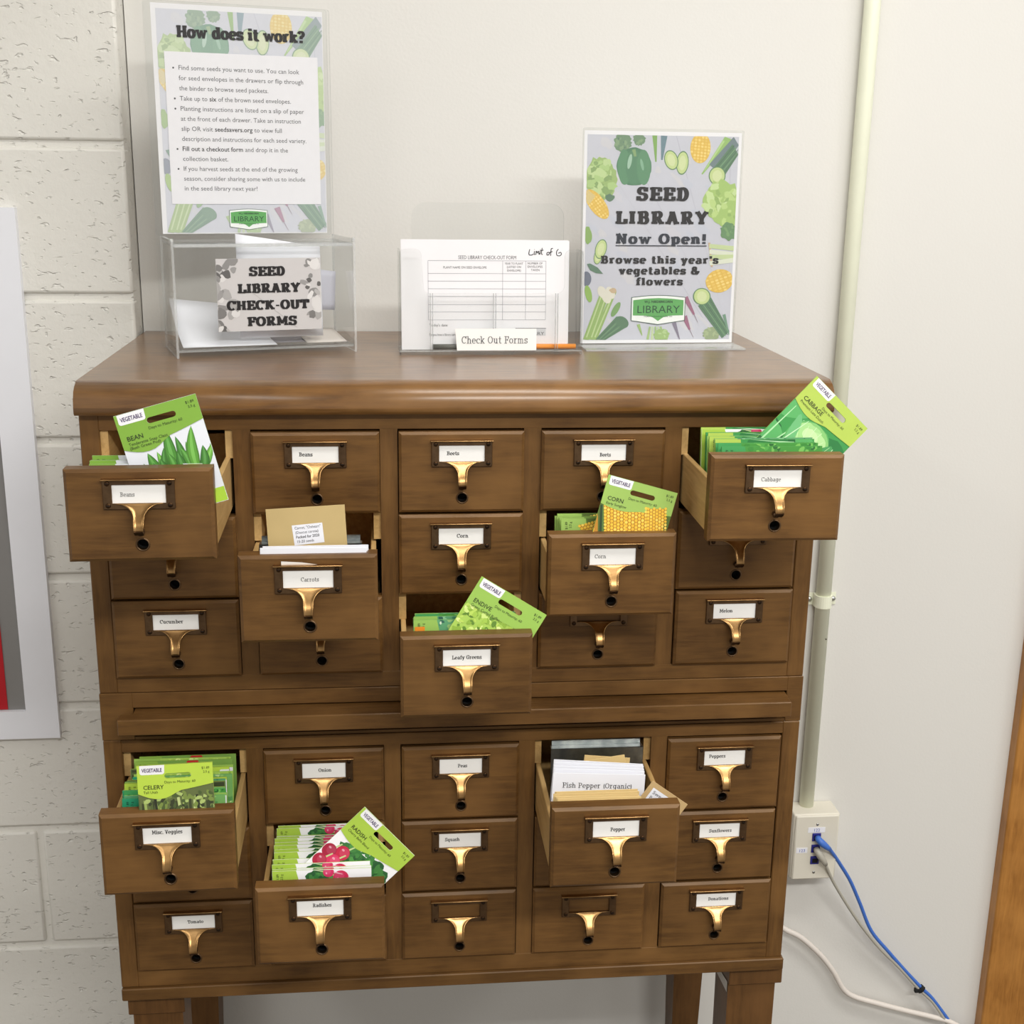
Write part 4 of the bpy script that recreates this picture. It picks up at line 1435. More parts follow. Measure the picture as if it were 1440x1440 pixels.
for k in range(4):
    m = MB()
    x0, x1 = -0.1160 + 0.0012 * (k % 3), 0.0999 + 0.0012 * (k % 3)
    z0, z1 = 0.0062, 0.1459 - 0.0006 * k
    m.box(x0, x1, 0, 0.0004, z0, z1, 'paper')
    if k == 0:
        k_ = (x1 - x0) / 957.0

        def fp(px, py):
            return (x0 + (px - 165) * k_, z1 - (py - 322) * 0.0002245)

        def hl(xa, xb, y, w=0.00045, mt='ink_pale'):
            (a, z), (b, _) = fp(xa, y), fp(xb, y)
            m.fan(rect(a, b, z - w / 2, z + w / 2), mt, 0.0002)

        def vl(x, ya, yb, w=0.00045, mt='ink_pale'):
            (a, z), (_, zb_) = fp(x, ya), fp(x, yb)
            m.fan(rect(a - w / 2, a + w / 2, zb_, z), mt, 0.0002)
        for y in (440, 512, 555, 598, 642, 688, 730, 775):
            hl(318, 995, y)
        for x in (318, 745, 878, 995):
            vl(x, 440, 775)
        for tx, a, b, y, cap, mt, bo in (('SEED LIBRARY CHECK-OUT FORM', 490, 822, 431, 0.0050, 'ink_grey', 0.0), ('PLANT NAME ON SEED ENVELOPE', 404, 652, 484, 0.0032, 'ink_grey', 0.0), ('YEAR TO PLANT', 756, 862, 461, 0.0030, 'ink_grey', 0), ('(LISTED ON', 768, 850, 480, 0.0030, 'ink_grey', 0), ('ENVELOPE)', 770, 850, 500, 0.0030, 'ink_grey', 0),
                                         ('NUMBER OF', 888, 975, 459, 0.0030, 'ink_grey', 0), ('ENVELOPES', 888, 975, 478, 0.0030, 'ink_grey', 0), ('TAKEN', 908, 958, 497, 0.0030, 'ink_grey', 0), ("Today's date:", 322, 430, 812, 0.0036, 'ink_grey', 0), ('Do you have a library card?', 322, 480, 866, 0.0034, 'ink_grey', 0)):
            (xa, z), (xb, _) = fp(a, y), fp(b, y)
            sans_text(m, tx, xa, z, cap * 1.3, mt, 0.0002, width=xb - xa, bold=bo)
        (xa, z), _ = fp(909, 845), 0
        m.fan(rect(xa - 0.020, xa + 0.020, z - 0.005, z + 0.004), cm((206, 208, 212)), 0.00015)
        hl(820, 1000, 824, 0.0007, 'ink_grey')
        sans_text(m, 'LIBRARY', xa - 0.012, z - 0.004, 0.006, 'ink_grey', 0.0003, width=0.030)
        # handwriting: Limit of 6
        hand = [[(900, 374), (896, 392), (897, 405), (912, 406), (922, 400)], [(928, 384), (926, 400), (932, 404)], [(927, 374), (928, 376)], [(936, 404), (938, 384), (944, 394), (950, 384), (954, 402), (958, 396)], [(960, 384), (960, 402)], [(962, 374), (963, 376)], [(972, 366), (968, 396), (974, 404)], [(960, 382), (980, 378)],
                [(1008, 390), (1000, 394), (1000, 404), (1010, 404), (1014, 394), (1006, 389)], [(1034, 368), (1024, 372), (1022, 402), (1020, 410)], [(1014, 392), (1032, 386)], [(1066, 372), (1056, 386), (1058, 406), (1074, 410), (1084, 400), (1078, 390), (1066, 396)]]
        for st in hand:
            ribbon(m, [fp(p.x, p.y) for p in smooth([(a, b, 0) for a, b in st], 5)], lambda dx, dy: 0.0010, 'ink', 0.0003, ident)
    o = m.build('checkout_form', None, normals=False)
    o.matrix_world = HM @ Matrix.Rotation(-0.065, 4, 'X') @ Matrix.Translation((0, 0.0085 + 0.0022 * k, 0))
    tag(o, ['front check-out form with table and handwritten Limit of six', 'check-out form directly behind the front form in the holder', 'third check-out form back in the plastic holder', 'rearmost check-out form in the plastic holder'][k], 'form', 'check-out forms in the holder')

m = MB()
m.slab([(-0.0480, 0.0335), (0.0580, 0.0335), (0.0580, 0.0055), (-0.0455, 0.0055)], 0.0005, 'card_white')
slab_text(m, 'Check Out Forms', -0.0400, 0.0468, 0.0145, 0.0094, 'roman', 'ink_grey', 0.0003)
o = m.build('name_label', None)
o.matrix_world = HM @ Matrix.Rotation(-0.05, 4, 'X') @ Matrix.Translation((0, -0.0024, 0))
tag(o, 'white Check Out Forms label on the front of the plastic holder', 'label')

pc = empty('pencil')
pc.matrix_world = HM @ Matrix.Translation((0, 0.0057, 0.0096))
tag(pc, 'orange pencil lying in the bottom of the plastic holder', 'pencil')
m = MB()
m.tube([(-0.030, 0, 0), (0.111, 0, 0)], 0.0034, 'pencil_orange', 6)
m.build('barrel', pc)
m = MB()
m.tube([(-0.076, 0, 0), (-0.030, 0, 0)], 0.0035, 'pencil_grey', 12)  # dark grey length continuing the orange barrel
tag(m.build('grey_end', pc), 'dark grey end of the pencil')

# ------------------------------------------------------------------ seed packets
PW, PH = 0.085, 0.113
KIND = {
    'bean': dict(head=(126, 170, 58), body=(226, 229, 236), name='BEAN', sub=('Tenderette Snap Class', '(Bush Green Pod)')),
    'corn': dict(head=(156, 190, 92), body=(96, 132, 48), name='CORN', sub=('Early Sunglow',)),
    'cabbage': dict(head=(176, 200, 84), body=(58, 148, 72), name='CABBAGE', sub=('Premium Late Dutch',)),
    'endive': dict(head=(152, 192, 84), body=(168, 204, 88), name='ENDIVE', sub=('Green Curled Ruffec',)),
    'celery': dict(head=(184, 212, 72), body=(96, 108, 60), name='CELERY', sub=('Tall Utah',)),
    'radish': dict(head=(168, 200, 70), body=(244, 243, 246), name='RADISH', sub=('Cherry Belle Blend',)),
    'lettuce': dict(head=(150, 190, 88), body=(92, 160, 112), name='LETTUCE', sub=('Loose Leaf',)),
    'kale': dict(head=(34, 150, 106), body=(120, 176, 96), name='KALE', sub=('Curled',)),
    'tomato': dict(head=(140, 176, 70), body=(120, 160, 70), name='BEET', sub=('Dark Red',)),
    'chard': dict(head=(150, 190, 88), body=(92, 160, 112), name='CHARD', sub=('Bright Stem',)),
    'spinach': dict(head=(64, 156, 84), body=(70, 150, 60), name='SPINACH', sub=('Savoy',)),
}
SLOT = rrect(-0.0120, 0.0180, -0.0165, -0.0105, 0.0029, 4)


def clipx(pts, x0=-PW / 2 + 0.0004, x1=PW / 2 - 0.0004, z0=-PH + 0.0004, z1=-0.001):
    q = [(min(x1, max(x0, x)), min(z1, max(z0, z))) for x, z in pts]
    o_ = [q[0]]
    for p in q[1:]:
        if abs(p[0] - o_[-1][0]) + abs(p[1] - o_[-1][1]) > 1e-5:
            o_.append(p)
    return o_


def packet_mesh(kind):
    K = KIND[kind]
    rnd = random.Random(sum(map(ord, kind)))
    m = MB()
    out = rect(-PW / 2, PW / 2, -PH, 0)
    m.slab(out, 0.0010, cm(K['body']), cm(K['head']), holes=[SLOT])
    lay = [0.00012]

    def P(pts, rgb):
        q = clipx(pts)
        if len(q) > 2:
            lay[0] += 0.000001
            m.flat(q, cm(rgb), lay[0])
    U = lambda u, v: (-PW / 2 + u * PW, -v)
    if kind == 'bean':
        P(rect(-PW / 2, PW / 2, -PH, -0.098), (170, 210, 60))
        for u, vt, lx, w in ((.15, .063, -.16, .009), (.10, .068, -.22, .007), (.28, .049, -.06, .012), (.22, .058, -.10, .009), (.35, .056, .02, .009), (.43, .054, .04, .008), (.60, .046, .04, .010), (.52, .034, .02, .013), (.72, .054, .0, .010), (.66, .058, -.05, .010), (.80, .040, .07, .012), (.94, .060, .22, .008), (.48, .060, .0, .010), (.86, .062, .08, .010), (.40, .064, -.06, .011), (.58, .062, .02, .011), (.32, .066, -.08, .010)):
            (xt, zt_), (xb, zb) = U(u + lx * .5, vt - (.010 if u > .3 else .004)), U(u - lx * .6, .080)
            dx, dz = xb - xt, zb - zt_
            d = hypot(dx, dz)
            bow = rnd.uniform(-.003, .003)
            g = rnd.choice([(92, 158, 54), (74, 140, 48), (108, 174, 66), (62, 124, 44)])

            def pod(f):
                L_, R_ = [], []
                for k in range(11):
                    t = k / 10
                    ww = w * f * (sin(min(1, t / .62) * pi / 2) ** .8) * (1 - .45 * max(0, (t - .6) / .4))
                    ox = bow * sin(pi * t)
                    px, pz = xt + dx * t - dz / d * ox, zt_ + dz * t + dx / d * ox
                    L_.append((px - dz / d * ww / 2, pz + dx / d * ww / 2))
                    R_.append((px + dz / d * ww / 2, pz - dx / d * ww / 2))
                return L_ + R_[::-1][:-1]
            P(pod(1.0), tuple(int(c * .82) for c in g))
            P(pod(.72), g)
            P(pod(.3), tuple(min(255, c + 30) for c in g))
    elif kind == 'corn':
        P(rect(-PW / 2, PW / 2, -PH, -0.03), (84, 104, 40))
        for (ua, va, ub, vb, w) in ((-.16, .05, .10, .125, .020), (.03, .036, .26, .118, .008), (.20, .032, .50, .122, .027), (.50, .030, .80, .124, .027), (.78, .024, 1.06, .112, .024)):
            (xa, za), (xb, zb) = U(ua, va), U(ub, vb)
            if w < .01:
                P(strip(xa, za, xb, zb, w), (38, 66, 32))
                P(strip(xa + .0015, za, xb + .0015, zb, w * .3), (88, 120, 54))
                continue
            P(strip(xa, za, xb, zb, w), (186, 130, 34))
            dx, dz = xb - xa, zb - za
            d = hypot(dx, dz)
            for r in range(7):
                o_ = (r - 3) * w / 7
                sh = 1 - .10 * abs(r - 3) / 3 - (.08 if r > 4 else 0)
                for k in range(24):
                    t = (k + (r % 2) * .5) / 24
                    px, pz = xa + dx * t - dz / d * o_, za + dz * t + dx / d * o_
                    c = rnd.choice([(242, 202, 72), (246, 212, 92), (234, 188, 56), (240, 196, 60)])
                    P(ell(px, pz, w * .064, d / 54, 8, atan2(dz, dx) + pi / 2), c)
    elif kind == 'cabbage':
        for k in range(10):
            a = rnd.uniform(0, 6.28)
            cx, cz = U(.5 + .5 * cos(a), .072 + .05 * sin(a))
            P(blob(cx, cz, .022, .012, rnd, 16, .1, a), rnd.choice([(36, 120, 58), (58, 150, 74), (88, 172, 96), (28, 100, 50)]))
        for ua, va, ub, vb in ((.12, .11, .30, .045), (.05, .10, .08, .04), (.9, .11, .86, .045), (.95, .09, 1.0, .04), (.2, .11, .5, .05), (.75, .11, .9, .06)):
            (xa, za), (xb, zb) = U(ua, va), U(ub, vb)
            P(strip(xa, za, xb, zb, .0022, .0008), (176, 222, 170))
        (xa, za), (xb, zb) = U(.22, .10), U(.32, .05)
        P([(xa, za), (xa + .002, za + .02), (xb - .004, zb - .006), (xb, zb), (xb + .004, zb - .012), (xa + .014, za + .01)], (126, 196, 132))
        cx, cz = U(.54, .062)
        P(blob(cx, cz, .027, .0255, rnd, 26, .05), (92, 170, 92))
        P(blob(cx + .001, cz + .002, .0245, .0225, rnd, 26, .05), (132, 194, 112))
        P(blob(cx - .004, cz + .005, .0185, .0165, rnd, 24, .06), (164, 212, 138))
        P(blob(cx + .006, cz + .007, .0140, .0120, rnd, 22, .06), (178, 220, 150))
        P(blob(cx - .003, cz + .009, .0100, .0075, rnd, 20, .08), (196, 228, 166))
        for a in (-75, -52, -30, -10, 12, 34, 58, 78):
            P(strip(cx, cz - .020, cx + .024 * sin(radians(a)), cz - .020 + .042 * cos(radians(a)), .0010, .0004), (206, 234, 186))
        P(blob(cx + .019, cz - .002, .0065, .0205, rnd, 18, .08, -.25), (70, 152, 84))
        P(blob(cx - .021, cz - .001, .0055, .0220, rnd, 18, .08, .3), (108, 182, 118))
        P(strip(cx - .024, cz - .018, cx - .016, cz + .020, .0014, .0006), (200, 232, 190))
        P(strip(cx + .016, cz - .020, cx + .023, cz + .016, .0012, .0005), (176, 220, 160))
    elif kind in ('endive', 'lettuce', 'spinach', 'kale', 'chard'):
        cols = {'endive': [(186, 216, 96), (140, 178, 62), (206, 230, 130), (96, 136, 46), (164, 200, 78), (222, 238, 150)], 'chard': [(60, 128, 96), (150, 190, 120), (210, 226, 200), (44, 98, 84)], 'lettuce': [(60, 128, 96), (96, 164, 120), (140, 196, 150), (44, 98, 84)], 'spinach': [(60, 140, 56), (84, 166, 72), (120, 190, 90), (44, 108, 50)], 'kale': [(120, 176, 96), (90, 150, 80), (150, 200, 110), (200, 224, 150)]}[kind]
        for _ in range(420 if kind == 'endive' else 140):
            cx, cz = U(rnd.random(), rnd.uniform(.028, .112))
            r = rnd.uniform(.0014, .004)
            P(blob(cx, cz, r, r * rnd.uniform(.4, .9), rnd, 9, .25, rnd.uniform(0, 3)), rnd.choice(cols))
    elif kind == 'celery':
        for k in range(26):
            u = k / 26
            (xa, za), (xb, zb) = U(u, .112), U(u + rnd.uniform(-.1, .1), .036 + .01 * rnd.random())
            P(strip(xa, za, xb, zb, rnd.uniform(.002, .005), .003), rnd.choice([(150, 170, 92), (58, 66, 36), (186, 200, 132), (84, 100, 52), (40, 46, 28)]))
        for _ in range(90):
            cx, cz = U(rnd.random(), rnd.uniform(.034, .07))
            P(blob(cx, cz, rnd.uniform(.002, .005), .0022, rnd, 8, .3, rnd.uniform(0, 3)), rnd.choice([(120, 140, 66), (52, 60, 34), (170, 190, 110), (74, 92, 46)]))
    elif kind == 'radish':
        P(blob(*U(.74, .054), .026, .017, rnd, 30, .15), (44, 100, 50))
        P(blob(*U(.36, .052), .018, .010, rnd, 26, .2), (56, 116, 58))
        for _ in range(110):
            cx, cz = U(rnd.uniform(.26, 1.0), rnd.uniform(.036, .070))
            P(blob(cx, cz, rnd.uniform(.002, .006), .003, rnd, 10, .25, rnd.uniform(0, 3)), rnd.choice([(52, 118, 54), (78, 148, 70), (36, 88, 46), (66, 130, 62)]))
        for u, v, r, c in ((.26, .058, .0088, (196, 34, 70)), (.10, .066, .0085, (166, 28, 60)), (.25, .073, .0088, (216, 52, 100)), (.10, .082, .0082, (176, 30, 62)), (.46, .070, .0100, (240, 212, 220)), (.68, .070, .0092, (222, 56, 124)), (.88, .078, .0085, (206, 40, 84)), (.60, .090, .0080, (228, 104, 150)), (.96, .064, .006, (214, 50, 100))):
            cx, cz = U(u, v)
            P(strip(cx, cz, cx + .006, cz + .016, .0026, .0016), (196, 214, 150))
            P(ell(cx, cz, r, r * 1.05, 22), c)
            P(ell(cx + r * .2, cz + r * .2, r * .66, r * .66, 18), tuple(min(255, int(x + (255 - x) * .12)) for x in c))
            P(ell(cx - r * .2, cz + r * .4, r * .22, r * .15, 12), tuple(min(255, int(x + (255 - x) * .55)) for x in c))
            P(strip(cx, cz - r, cx - .003, cz - r - .010, .0014, .0004), (236, 196, 206))
    elif kind == 'tomato':
        for _ in range(22):
            cx, cz = U(rnd.random(), rnd.uniform(.04, .108))
            P(blob(cx, cz, rnd.uniform(.004, .010), .007, rnd, 12, .1), rnd.choice([(190, 30, 36), (150, 20, 30), (214, 60, 56), (96, 140, 60)]))
    # printed head with a wavy lower edge, the hang slot cut through it
    lo = []
    wv = {'endive': (.0325, .0015, .002), 'corn': (.0345, .003, .006), 'cabbage': (.035, .005, .006), 'celery': (.0335, .007, .009), 'radish': (.039, .004, .012)}.get(kind, (.036, .007, .010))
    for k in range(15):
        u = k / 14
        lo.append((-PW / 2 + u * PW, -(wv[0] + wv[1] * sin(min(1, u / 0.55) * pi) - wv[2] * max(0, (u - 0.35) / 0.65) ** 1.2)))
    m.flat([[(PW / 2, -0.0002), (-PW / 2, -0.0002)] + lo, SLOT], cm(K['head']), 0.0006)
    tb = [(-PW / 2 + .003, -.0004), (-PW / 2 + .003, -.009)] + quarter(-PW / 2 + .0055, -.0088, .0025, 180, 270) + quarter(-PW / 2 + .0280, -.0088, .0025, 270, 360) + [(-PW / 2 + .0310, -.0004)]
    m.flat(tb, 'paper', 0.0007)
    sans_text(m, 'VEGETABLE', -PW / 2 + .0055, -.0082, .0062, 'ink_purple', 0.0009, bold=0.02, width=.0225)
    dk = cm(tuple(int(c * .34) for c in K['head']))
    sans_text(m, K['name'], -PW / 2 + .0060, -.0285, .0068, dk, 0.0009, bold=0.012)
    for i, t in enumerate(K['sub']):
        sans_text(m, t, -PW / 2 + .0060, -.0335 - .0040 * i, .0044, dk, 0.0009)
    sans_text(m, 'Days to Maturity: 60', -.0125, -.0222, .0042, dk, 0.0009)
    sans_text(m, '$1.89', PW / 2 - .0125, -.0075, .0040, dk, 0.0009)
    sans_text(m, '2.5 g', PW / 2 - .0110, -.0120, .0038, dk, 0.0009)
    if kind == 'chard':
        m.flat(rect(PW / 2 - .022, PW / 2 - .0075, -.0125, -.0015), cm((232, 138, 30)), 0.0011)
    # round mark at the foot of the packet
    m.flat(ell(-PW / 2 + .010, -PH + .010, .0055, .0055, 18), 'paper', 0.0007)
    m.flat(ell(-PW / 2 + .010, -PH + .010, .0036, .0026, 14), dk, 0.0008)
    o = m.build('seed_packet', None, normals=False)
    d = o.data
    bpy.data.objects.remove(o)
    return d


PK = {k: packet_mesh(k) for k in KIND}


def place_packet(kind, loc, roll, lean, yaw, label, group, scale=1.0):
    o = bpy.data.objects.new('seed_packet', PK[kind])
    COL.objects.link(o)
    o.matrix_world = Matrix.Translation(loc) @ Matrix.Rotation(yaw, 4, 'Z') @ Matrix.Rotation(-lean, 4, 'X') @ Matrix.Rotation(-roll, 4, 'Y') @ Matrix.Diagonal((scale, 1, scale, 1))
    tag(o, label, 'seed packet', group)
    return o


UP = 'seed packets propped upright'
place_packet('bean', (0.1083, -0.1372, 0.9783), 0.2699, 0.15, 0.0197, 'tilted bean seed packet propped up in the open Beans drawer', UP)
place_packet('corn', (0.6295, -0.0680, 0.8733), -0.2726, 0.15, 0, 'corn seed packet propped up in the open Corn drawer', UP, 0.967)
place_packet('cabbage', (0.8548, -0.0633, 0.9645), -0.7772, 0.15, 0, 'cabbage seed packet tilted out over the end of the Cabbage drawer', UP)
place_packet('endive', (0.4807, -0.1119, 0.7581), -0.5574, 0.15, 0, 'endive seed packet tilted up in the Leafy Greens drawer', UP)
place_packet('celery', (0.1058, -0.1330, 0.5778), 0.0248, 0.15, 0, 'celery seed packet standing up in the Misc. Veggies drawer', UP, 0.962)
place_packet('radish', (0.3403, -0.0980, 0.4660), -0.8190, 0.15, 0, 'radish seed packet tilted corner-up in the Radishes drawer', UP, 0.985)

ORD = ['front', 'second', 'third', 'fourth', 'fifth', 'sixth', 'seventh', 'eighth', 'ninth', 'tenth', 'eleventh', 'twelfth', 'thirteenth', 'fourteenth', 'fifteenth', 'sixteenth', 'seventeenth', 'eighteenth', 'nineteenth', 'twentieth', 'twenty-first', 'twenty-second', 'twenty-third', 'twenty-fourth']


def stack(drawer, xc, ztop, y0, y1, kinds, seed, jz=0.003, jx=0.002, lean=0.12, flip=(), dz=None):
    """packets filed on edge behind one another, heads towards the same end of the drawer"""
    rnd = random.Random(seed)
    n = len(kinds)
    for i, kd in enumerate(kinds):
        t = i / max(1, n - 1)
        y = y0 + (y1 - y0) * t
        z = ztop + rnd.uniform(-jz, jz) + (dz[i] if dz else 0)
        fl = i in flip
        x = xc + rnd.uniform(-jx, jx)
        # sideways: the head at one end, the long edge up
        loc = Vector((x - PH / 2, y - 0.0425 * sin(lean) * 0, z - PW / 2 * cos(lean))) if not fl else Vector((x + PH / 2, y, z - PW / 2 * cos(lean)))
        place_packet(kd, loc, pi / 2 if not fl else -pi / 2, lean + rnd.uniform(-.03, .03), rnd.uniform(-.012, .012),
                     '%s seed packet filed sideways in the %s drawer, %s from the front' % ({'tomato': 'red beet', 'kale': 'teal-topped'}.get(kd, kd), drawer, ORD[i]) if i else '%s seed packet filed sideways in the %s drawer, nearest its front board' % ({'tomato': 'red beet', 'kale': 'teal-topped'}.get(kd, kd), drawer),
                     'filed packets in the %s drawer' % drawer)


cc = lambda c: colx[c] + d_ / 2
stack('Beans', cc(0) + 0.002, UZ[0] - 0.003, -0.151, -0.122, ['bean', 'bean', 'bean', 'bean'], 1, 0.002, 0.0015)
stack('Corn', cc(3) - 0.0005, UZ[1] + 0.002, -0.056, -0.030, ['corn'] * 6, 2, 0.0022)
stack('Cabbage', cc(4) - 0.0005, UZ[0] + 0.003, -0.120, -0.028, ['spinach', 'spinach', 'spinach', 'cabbage', 'lettuce', 'cabbage', 'lettuce', 'cabbage', 'spinach', 'radish', 'cabbage'], 3, 0.0018)
stack('Leafy Greens', cc(2) - 0.0005, UZ[2] + 0.002, -0.112, -0.088, ['chard', 'spinach', 'lettuce', 'lettuce', 'spinach', 'lettuce'], 4, 0.0018, dz=[.0045, .003, .003, .002, .002, .003])
stack('Misc. Veggies', cc(0) + 0.004, LZ[0] + 0.0005, -0.126, -0.022, ['kale', 'lettuce', 'spinach', 'kale', 'endive', 'celery', 'lettuce', 'celery', 'kale', 'endive', 'celery', 'bean', 'endive', 'tomato', 'endive', 'tomato'], 5, 0.0025, 0.0035, flip=(1, 4, 7, 10, 12))
stack('Radishes', cc(1) - 0.0005, LZ[1] + 0.003, -0.126, -0.022, ['radish'] * 22, 6, 0.004, 0.002, flip=(1, 4, 13))

# ---------- kraft envelopes, slips, follower plates


def envelope_mesh(w, h, mat, label_=None, name='seed_envelope'):
    m = MB()
    m.box(-w / 2, w / 2, 0, 0.0009, -h, 0, mat, bevel=0.0002)
    if label_:
        label_(m)
    o = m.build(name, None, normals=False)
    d = o.data
    bpy.data.objects.remove(o)
    return d


def put(name, data, loc, roll, lean, yaw, label, cat, group=None):
    o = bpy.data.objects.new(name, data)
    COL.objects.link(o)
    o.matrix_world = Matrix.Translation(loc) @ Matrix.Rotation(yaw, 4, 'Z') @ Matrix.Rotation(-lean, 4, 'X') @ Matrix.Rotation(-roll, 4, 'Y')
    return tag(o, label, cat, group)


def carrot_label(m):
    q = [(-0.0155, -0.0190), (0.0168, -0.0178), (0.0178, -0.0392), (-0.0140, -0.0408)]
    m.fan(q, 'slip_white', 0.0002)
    for i, (t, w, b_) in enumerate((('Carrot, "Oxheart"', .0275, 0), ('(Daucus carota)', .0245, 0), ('Packed for 2020', .0250, .015), ('15-20 seeds', .0185, 0))):
        zz_ = -0.0236 - 0.0049 * i
        T = lambda x, z, o_: ident(x, z + (x + 0.013) * 0.04, o_)
        sans_text(m, t, -0.0128 + 0.0004 * i, zz_, 0.0042, 'ink_grey', 0.0004, T, bold=b_, width=w)


put('seed_envelope', envelope_mesh(0.0835, 0.082, 'kraft', carrot_label), (0.2549, -0.116, 0.8637), 0.0516, 0.12, 0, 'brown envelope with a printed carrot label in the Carrots drawer', 'envelope', 'brown seed envelopes')

slip = envelope_mesh(0.111, 0.080, 'slip_white', name='instruction_slip')
for k in range(3):
    put('instruction_slip', slip, (0.2640 + 0.001 * k, -0.1425 + 0.004 * k, 0.8262 - 0.0008 * (k % 2)), -0.01 + 0.006 * k, 0.06, 0, ['white instruction slip nearest the front of the Carrots drawer', 'middle white instruction slip in the Carrots drawer', 'white instruction slip just before the carrot envelope'][k], 'slip', 'slips in the Carrots drawer')


def text_slip(m):
    slab_text(m, 'Fish Pepper (Organic)', -0.0430, 0.0400, -0.0175, 0.0062, 'roman', 'ink', 0.0003)


lower_pep = envelope_mesh(0.1090, 0.074, 'slip_white', text_slip, name='instruction_slip')
back_slip = envelope_mesh(0.1080, 0.078, 'slip_white', name='instruction_slip')
for k in range(5):
    put('instruction_slip', lower_pep if k == 0 else back_slip, (0.5845 + (0.001 * k), -0.105 + 0.0075 * k, 0.5345 + [0, 0.0012, 0.0008, 0.0014, 0.0004][k]), -0.055 - 0.008 * k, 0.10, 0,
        ['white slip headed Fish Pepper in the Pepper drawer', 'blank white slip just behind the Fish Pepper slip', 'blank white slip third in the Pepper drawer slips', 'blank white slip fourth in the Pepper drawer slips', 'rearmost blank white slip in the Pepper drawer'][k], 'slip', 'slips in the Pepper drawer')
env = envelope_mesh(0.0960, 0.080, 'manila')
for k in range(7):
    put('seed_envelope', env, (0.5745 + 0.0012 * ((k * 3) % 4) - 0.001, -0.1545 + 0.0031 * k, 0.5275 + 0.0005 * ((k * 5) % 3) + 0.00035 * k), -0.012 * (k % 3), 0.10, 0, 'tan seed envelope in the Pepper drawer, %s' % ['nearest its front board', 'second from its front', 'third from its front', 'fourth from its front', 'fifth from its front', 'sixth from its front', 'just before the Fish Pepper slip'][k], 'envelope', 'brown seed envelopes')
env2 = envelope_mesh(0.0560, 0.076, 'manila')
put('seed_envelope', env2, (0.5950, -0.058, 0.5310), 0.13, 0.1, 0, 'tan seed envelope behind the white slips, tilted upward', 'envelope', 'brown seed envelopes')
put('seed_envelope', env2, (0.6030, -0.052, 0.5300), -0.10, 0.1, 0, 'rearmost tan envelope, half hidden behind the tilted one', 'envelope', 'brown seed envelopes')


def tilt_label(m):
    m.fan([(-0.0200, -0.0060), (0.0090, -0.0060), (0.0090, -0.040), (-0.0200, -0.040)], 'slip_white', 0.0002)
    for i, t in enumerate(('Sweet', 'Pepper', 'seeds')):
        sans_text(m, t, -0.0175, -0.0125 - 0.0070 * i, 0.0060, 'ink_grey', 0.0004, width=.018)


put('seed_envelope', envelope_mesh(0.0515, 0.070, 'manila_dark', tilt_label), (0.6612, -0.140, 0.5257), -0.63, 0.10, 0, 'brown envelope with a white label leaning over the Pepper drawer end', 'envelope', 'brown seed envelopes')

# metal follower plates that hold the papers up, parts of their drawers


def follower(key, y, ztop, x0, x1):
    dr = DRAWERS[key]
    m = MB()
    m.box(x0, x1, -0.0006, 0.0006, 0.012, ztop, 'follower_steel')
    m.box(x0, x1, -0.0006, 0.010, ztop - 0.0012, ztop, 'steel', bevel=0.0004)
    m.box(x0 + 0.002, x1 - 0.002, 0.010, 0.012, 0.012, ztop + 0.006, 'follower_steel')
    o = m.build('follower_plate', dr)
    o.location = (0, y, 0)
    o['label'] = 'grey metal follower plate inside the drawer'


follower(('l', 3, 0), 0.1733 - 0.032, 0.1015, -0.0565, 0.0570)
follower(('u', 1, 1), 0.1477 - 0.112, 0.0985, -0.0535, 0.0560)

# ------------------------------------------------------------------ conduit, outlet box, cables on the smooth wall
cd = empty('conduit', (1.034, D - 0.0135, 0.19))
tag(cd, 'cream painted pipe running up the smooth wall from the jack box', 'conduit')
m = MB()
m.tube([(0, 0, 0), (0, 0, CEIL_Z - 0.19)], 0.0118, 'conduit_paint', 20)
m.build('pipe', cd)
m = MB()
prof = [(-0.0245, 0.0120), (-0.0245, 0.0105), (-0.0135, 0.0105)] + [(0.0135 * cos(radians(a)), 0.0135 * sin(radians(-a)) - 0.0) for a in range(180, -1, -18)] + [(0.0135, 0.0105), (0.0245, 0.0105), (0.0245, 0.0120)]
prof = [(-0.0245, 0.0125), (-0.0245, 0.0108), (-0.0138, 0.0108)] + [(-0.0138 * cos(pi * k / 12), -0.0138 * sin(pi * k / 12)) for k in range(13)] + [(0.0138, 0.0108), (0.0245, 0.0108), (0.0245, 0.0125)]
m.rings([[(x, y, 0.352) for x, y in prof], [(x, y, 0.372) for x, y in prof]], 'conduit_paint', smooth=False)
st = m.build('pipe_strap', cd)
for sx in (-1, 1):
    m = MB()
    m.lathe_y(sx * 0.0195, 0.362, [(0.0042, 0.0108), (0.0040, 0.0080), (0.0024, 0.0066), (0.0004, 0.0064)], 'steel', 14)
    m.build('strap_screw', st)
m = MB()
m.lathe_y(0.006, 0.30 - 0.0, [(0.0012, -0.0095), (0.0006, -0.0125)], 'dark_bronze', 8)
o = m.build('paint_chip', cd)

